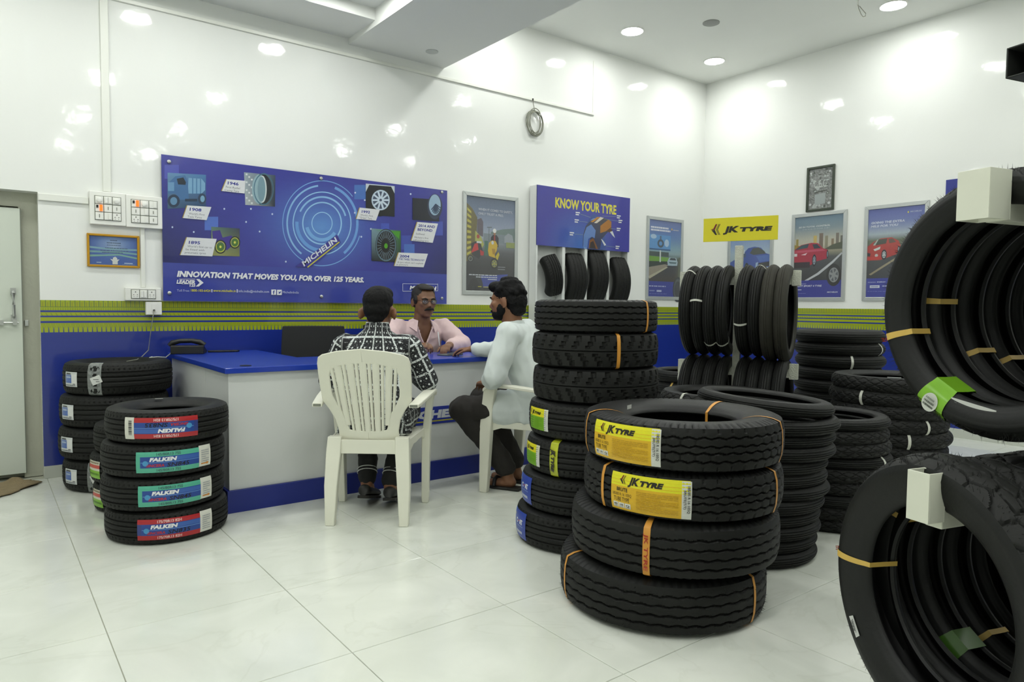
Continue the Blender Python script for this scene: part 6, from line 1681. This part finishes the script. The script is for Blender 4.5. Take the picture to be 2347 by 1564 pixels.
# ------------------------------------------------------------------ shopkeeper facing the customers
def person_pink():
    t = thing('person', 'seated person in open pink shirt with glasses and moustache, hands on the desk', 'person', (2.562, 4.70, 0), -math.radians(184))
    pel, ch, nb = v3(0, .0, .52), v3(-.01, .19, .80), v3(-.015, .275, .985); hc = v3(-.01, .320, 1.128)
    rot = Matrix.Rotation(-.04, 3, 'Z') @ Matrix.Rotation(-.10, 3, 'X')
    sh = {1: v3(.185, .245, .93), -1: v3(-.205, .235, .93)}; el = {1: v3(.315, .375, .812), -1: v3(-.300, .360, .812)}; wr = {1: v3(.155, .520, .815), -1: v3(-.115, .500, .812)}
    hip = {s: v3(s * .095, .0, .52) for s in (-1, 1)}; kn = {s: v3(s * .15, .34, .52) for s in (-1, 1)}; an = {s: v3(s * .14, .34, .09) for s in (-1, 1)}
    S = head_shapes(hc, rot, nb, 1.04) + [loft([(pel - v3(0, 0, .08), (.15, 0, 0), (0, .11, 0)), (pel + v3(0, .06, .1), (.15, 0, 0), (0, .12, 0)), (ch, (.160, 0, 0), (0, .108, 0)), (v3(-.01, .245, .925), (.15, 0, 0), (0, .082, 0)), (nb, (.055, 0, 0), (0, .055, 0))])]
    for s in (-1, 1):
        S += [cone(ch + v3(0, .03, .10), sh[s], .05, .05), cone(sh[s], el[s], .048, .040), cone(el[s], wr[s], .042, .029), cone(hip[s], kn[s], .08, .058), cone(kn[s], an[s], .054, .038), cone(an[s], an[s] + v3(0, .10, -.055), .036, .028)]
    S += hand(wr[1], (-.62, .52, .10), (.15, .35, .9), True, (.55, .75, .5), .06, 1.0) + hand(wr[-1], (.55, .62, .0), (.1, .1, 1), False, (.5, .6, .45), .05, .9)
    blob('body', S, .0065, SKIN_B, t, 3)
    H = lambda x, y, z: hc + rot @ v3(x, y, z)
    cutf = lambda c: (rot.inverted() @ (c - hc)).y > .052 and (rot.inverted() @ (c - hc)).z < .088
    blob('hair', [ellipsoid(H(0, -.022, .046), .083, .096, .078, rot), ellipsoid(H(0, -.055, .0), .078, .062, .066, rot), ellipsoid(H(0, .018, .094), .060, .070, .026, rot), ellipsoid(H(.070, .004, .012), .014, .030, .036, rot), ellipsoid(H(-.070, .004, .012), .014, .030, .036, rot)], .006, HAIR_G, t, 3, ((70, 70, 70), .002, None), cut=cutf)
    eyes(hc, rot, t)
    b = MB(); b.tube([H(-.036, .094, -.056), H(-.020, .108, -.047), H(0, .110, -.0445), H(.020, .108, -.047), H(.036, .094, -.056)], [.004, .0085, .0085, .0085, .004], 10); b.build('moustache', P('moustache_dark', (22, 20, 18), .9, bump=(300, .8, .003)), t, smooth=1.0)
    g = MB()
    for s in (-1, 1):
        g.tube([H(s * .034 + .022 * math.cos(a), .098 - .004 * abs(math.cos(a)), .004 + .015 * math.sin(a)) for a in [2 * PI * i / 22 for i in range(22)]], .0016, 6, closed=True)
        g.tube([H(s * .056, .092, .009), H(s * .082, .04, .010), H(s * .086, -.010, .006)], .0016, 6)
    g.tube([H(-.012, .099, .007), H(0, .102, .010), H(.012, .099, .007)], .0016, 6); gl = g.build('spectacles', P('spectacle_frame', (40, 38, 36), .3, .6), t, smooth=1.0)
    for s in (-1, 1):
        vs, fs = ellipsoid(H(s * .034, .0965, .004), .021, .001, .0145, rot); b = MB(); b.add(vs, fs); b.build('lens', P('lens_glass', (210, 216, 230), .03, trans=.9, alpha=.55), gl, smooth=1.0)
    vcut = lambda c: c.y > .255 and c.z > .80 and abs(c.x + .012) < (c.z - .79) * .36
    T_ = [loft([(pel + v3(0, .0, -.05), (.185, 0, 0), (0, .145, 0)), (pel + v3(0, .06, .10), (.178, 0, 0), (0, .145, 0)), (ch, (.188, 0, 0), (0, .128, 0)), (v3(-.01, .235, .905), (.190, 0, 0), (0, .104, 0)), (v3(-.012, .255, .955), (.13, 0, 0), (0, .082, 0)), (v3(-.014, .268, .985), (.072, 0, 0), (0, .072, 0))])]
    T_ += [cone(ch + v3(0, .02, .08), sh[s], .075, .072) for s in (-1, 1)] + [cone(sh[s], el[s], .072, .064) for s in (-1, 1)] + [cone(el[-1], el[-1] + (wr[-1] - el[-1]) * .72, .062, .048), cone(el[1], el[1] + (wr[1] - el[1]) * .12, .062, .058)]
    blob('shirt', T_, .0085, PINK, t, 4, ((13, 13, 9), .010, None), cut=vcut)
    # open collar flaps and placket edges
    for s in (-1, 1):
        b = MB(); pts = [v3(s * .068 - .014, .262, .998), v3(s * .052 - .014, .325, .985), v3(s * .074 - .014, .352, .905), v3(s * .115 - .014, .318, .940), v3(s * .098 - .014, .262, .985)]
        b.add(pts, [(0, 1, 2, 3, 4)]); o = b.build('collar', PINK, t); md = o.modifiers.new('thick', 'SOLIDIFY'); md.thickness = .006
        b = MB(); b.tube([v3(s * .062 - .012, .335, .94), v3(s * .034 - .012, .332, .87), v3(-.012, .338, .795)], .006, 8); b.build('placket', PINK, t, smooth=1.0)
    collar(t, (-.014, .270), .070, .066, .970, PINK, .030, .9)
    T_ = []
    for s in (-1, 1): T_ += [cone(hip[s], kn[s], .092, .072), cone(kn[s], an[s], .068, .05)]
    blob('trousers', T_, .009, DARK_CLOTH, t, 3)
    for s in (-1, 1): shoe(t, an[s] + v3(0, -.06, -.075), an[s] + v3(0, .19, -.080), LEATHER, LEATHER)
    rg = wr[1] + v3(-.062, .058, .014)
    MB().tube([rg + v3(.010 * math.cos(a), .004 * math.cos(a), .010 * math.sin(a)) for a in [2 * PI * i / 18 for i in range(18)]], .0022, 6, closed=True).build('finger_ring', M['steel'], t, smooth=1.0)
    return t


# ------------------------------------------------------------------ customer in the pale shirt
def person_pale():
    t = thing('person', 'seated person in pale shirt and dark trousers, reaching to the desk', 'person', (CH2.x, CH2.y, 0), -B2)
    pel, ch, nb = v3(-.01, -.03, .51), v3(-.055, .055, .82), v3(-.105, .10, .995); hc = v3(-.128, .128, 1.130)
    rot = Matrix.Rotation(.10, 3, 'Z') @ Matrix.Rotation(-.10, 3, 'X')
    sh = {1: v3(.125, .115, .945), -1: v3(-.245, .060, .935)}; el = {1: v3(.235, .300, .810), -1: v3(-.330, .105, .690)}; wr = {1: v3(.160, .515, .815), -1: v3(-.15, .250, .640)}
    hip = {s: v3(s * .095 - .01, -.01, .50) for s in (-1, 1)}; kn = {-1: v3(-.255, .350, .485), 1: v3(.08, .395, .505)}; an = {-1: v3(-.100, .130, .105), 1: v3(.075, .16, .105)}
    S = head_shapes(hc, rot, nb) + [loft([(pel - v3(0, 0, .08), (.14, 0, 0), (0, .10, 0)), (pel + v3(-.01, .01, .1), (.14, 0, 0), (0, .10, 0)), (ch, (.152, 0, 0), (0, .098, 0)), (v3(-.065, .08, .94), (.14, 0, 0), (0, .075, 0)), (nb, (.052, 0, 0), (0, .052, 0))])]
    for s in (-1, 1):
        S += [cone(ch + v3(0, .02, .10), sh[s], .05, .048), cone(sh[s], el[s], .046, .038), cone(el[s], wr[s], .038, .027), cone(hip[s], kn[s], .08, .058), cone(kn[s], an[s], .054, .038), cone(an[s], an[s] + v3(0, -.01, -.05), .038, .036), cone(an[s] + v3(0, -.03, -.065), an[s] + v3(-.02, .13, -.080), .032, .024)]
    S += hand(wr[1], (-.20, .90, -.10), (.1, .1, 1), True, (.35, .45, .3), .05, .8) + hand(wr[-1], (.6, .6, -.1), (0, .1, 1), False, (.3, .4, .3))
    blob('body', S, .0075, SKIN_A, t, 3)
    H = lambda x, y, z: hc + rot @ v3(x, y, z)
    cutf = lambda c: (rot.inverted() @ (c - hc)).y > .070 and (rot.inverted() @ (c - hc)).z < .045
    r = random.Random(2); bumps = []
    for _ in range(46):
        a, e = r.uniform(0, 2 * PI), r.uniform(-.1, 1.5); p_ = v3(.078 * math.cos(a) * math.cos(e), -.015 + .096 * math.sin(a) * math.cos(e), .036 + .088 * math.sin(e))
        if p_.y > .055 and p_.z < .06: continue
        bumps.append(ellipsoid(H(*p_), .021, .021, .019, rot, 10, 8))
    blob('hair', [ellipsoid(H(0, -.022, .044), .083, .098, .084, rot), ellipsoid(H(0, -.055, -.005), .080, .068, .076, rot), ellipsoid(H(0, -.066, -.060), .066, .044, .036, rot), ellipsoid(H(0, .06, .088), .056, .044, .032, rot)] + bumps, .006, HAIR, t, 2, ((70, 70, 70), .004, None), cut=cutf)
    eyes(hc, rot, t)
    blob('beard', [ellipsoid(H(0, .044, -.076), .056, .054, .038, rot), ellipsoid(H(.052, .020, -.045), .016, .030, .040, rot), ellipsoid(H(-.052, .020, -.045), .016, .030, .040, rot), ellipsoid(H(0, .094, -.052), .030, .012, .007, rot)], .006, HAIR, t, 3, ((80, 80, 80), .002, None))
    T_ = [loft([(pel + v3(-.005, .0, -.085), (.205, 0, 0), (0, .165, 0)), (pel + v3(-.005, .0, .0), (.200, 0, 0), (0, .155, 0)), (pel + v3(-.015, .015, .12), (.175, 0, 0), (0, .122, 0)), (ch, (.188, 0, 0), (0, .122, 0)), (v3(-.062, .068, .915), (.188, 0, 0), (0, .102, 0)), (v3(-.085, .082, .968), (.13, 0, 0), (0, .080, 0)), (v3(-.098, .094, .998), (.070, 0, 0), (0, .068, 0))])]
    for s in (-1, 1): T_ += [cone(ch + v3(0, .01, .09), sh[s], .075, .072), cone(sh[s], el[s], .070, .060)]
    T_ += [cone(el[1], el[1] + (wr[1] - el[1]) * .86, .058, .040), cone(el[-1], el[-1] + (wr[-1] - el[-1]) * .35, .060, .052), cone(hip[-1] + v3(-.01, .02, .0), hip[-1] + (kn[-1] - hip[-1]) * .36, .115, .108), cone(hip[1] + v3(0, .02, 0), hip[1] + (kn[1] - hip[1]) * .36, .115, .108)]
    blob('shirt', T_, .009, PALE, t, 4, ((13, 13, 7), .012, None))
    collar(t, (-.102, .098), .066, .064, .984, PALE, .030, .15)
    T_ = []
    for s in (-1, 1): T_ += [cone(hip[s], kn[s], .080, .078), cone(kn[s], an[s] + v3(0, .01, .03), .076, .062)]
    blob('trousers', T_, .009, DARK_CLOTH, t, 3, ((16, 16, 10), .010, None))
    for s in (-1, 1):
        a = an[s]; o = MB().prism([(-.036, -.10), (.036, -.10), (.042, .06), (.036, .14), (0, .165), (-.036, .14), (-.042, .06)], lambda x, y, d, a=a: (a.x - .01 + x, a.y + y, d), 0.002, .018).build('sandal', LEATHER, t, bevel=.004)
        MB().tube([(a.x - .055, a.y + .06, .02), (a.x - .04, a.y + .062, .055), (a.x - .01, a.y + .064, .066), (a.x + .02, a.y + .062, .055), (a.x + .033, a.y + .06, .02)], .012, 8).build('sandal_strap', LEATHER, o, smooth=1.0)
    return t


person_lattice(); person_pink(); person_pale()
pen = thing('pen', 'white pen held in the fingers above the desk', 'pen', (2.525, 4.125, .84)); MB().tube([(0, 0, -.02), (-.006, 0, .03), (-.010, .004, .075)], [.002, .0042, .0042], 8).build('pen_body', M['white_plastic'], pen, smooth=1.0)
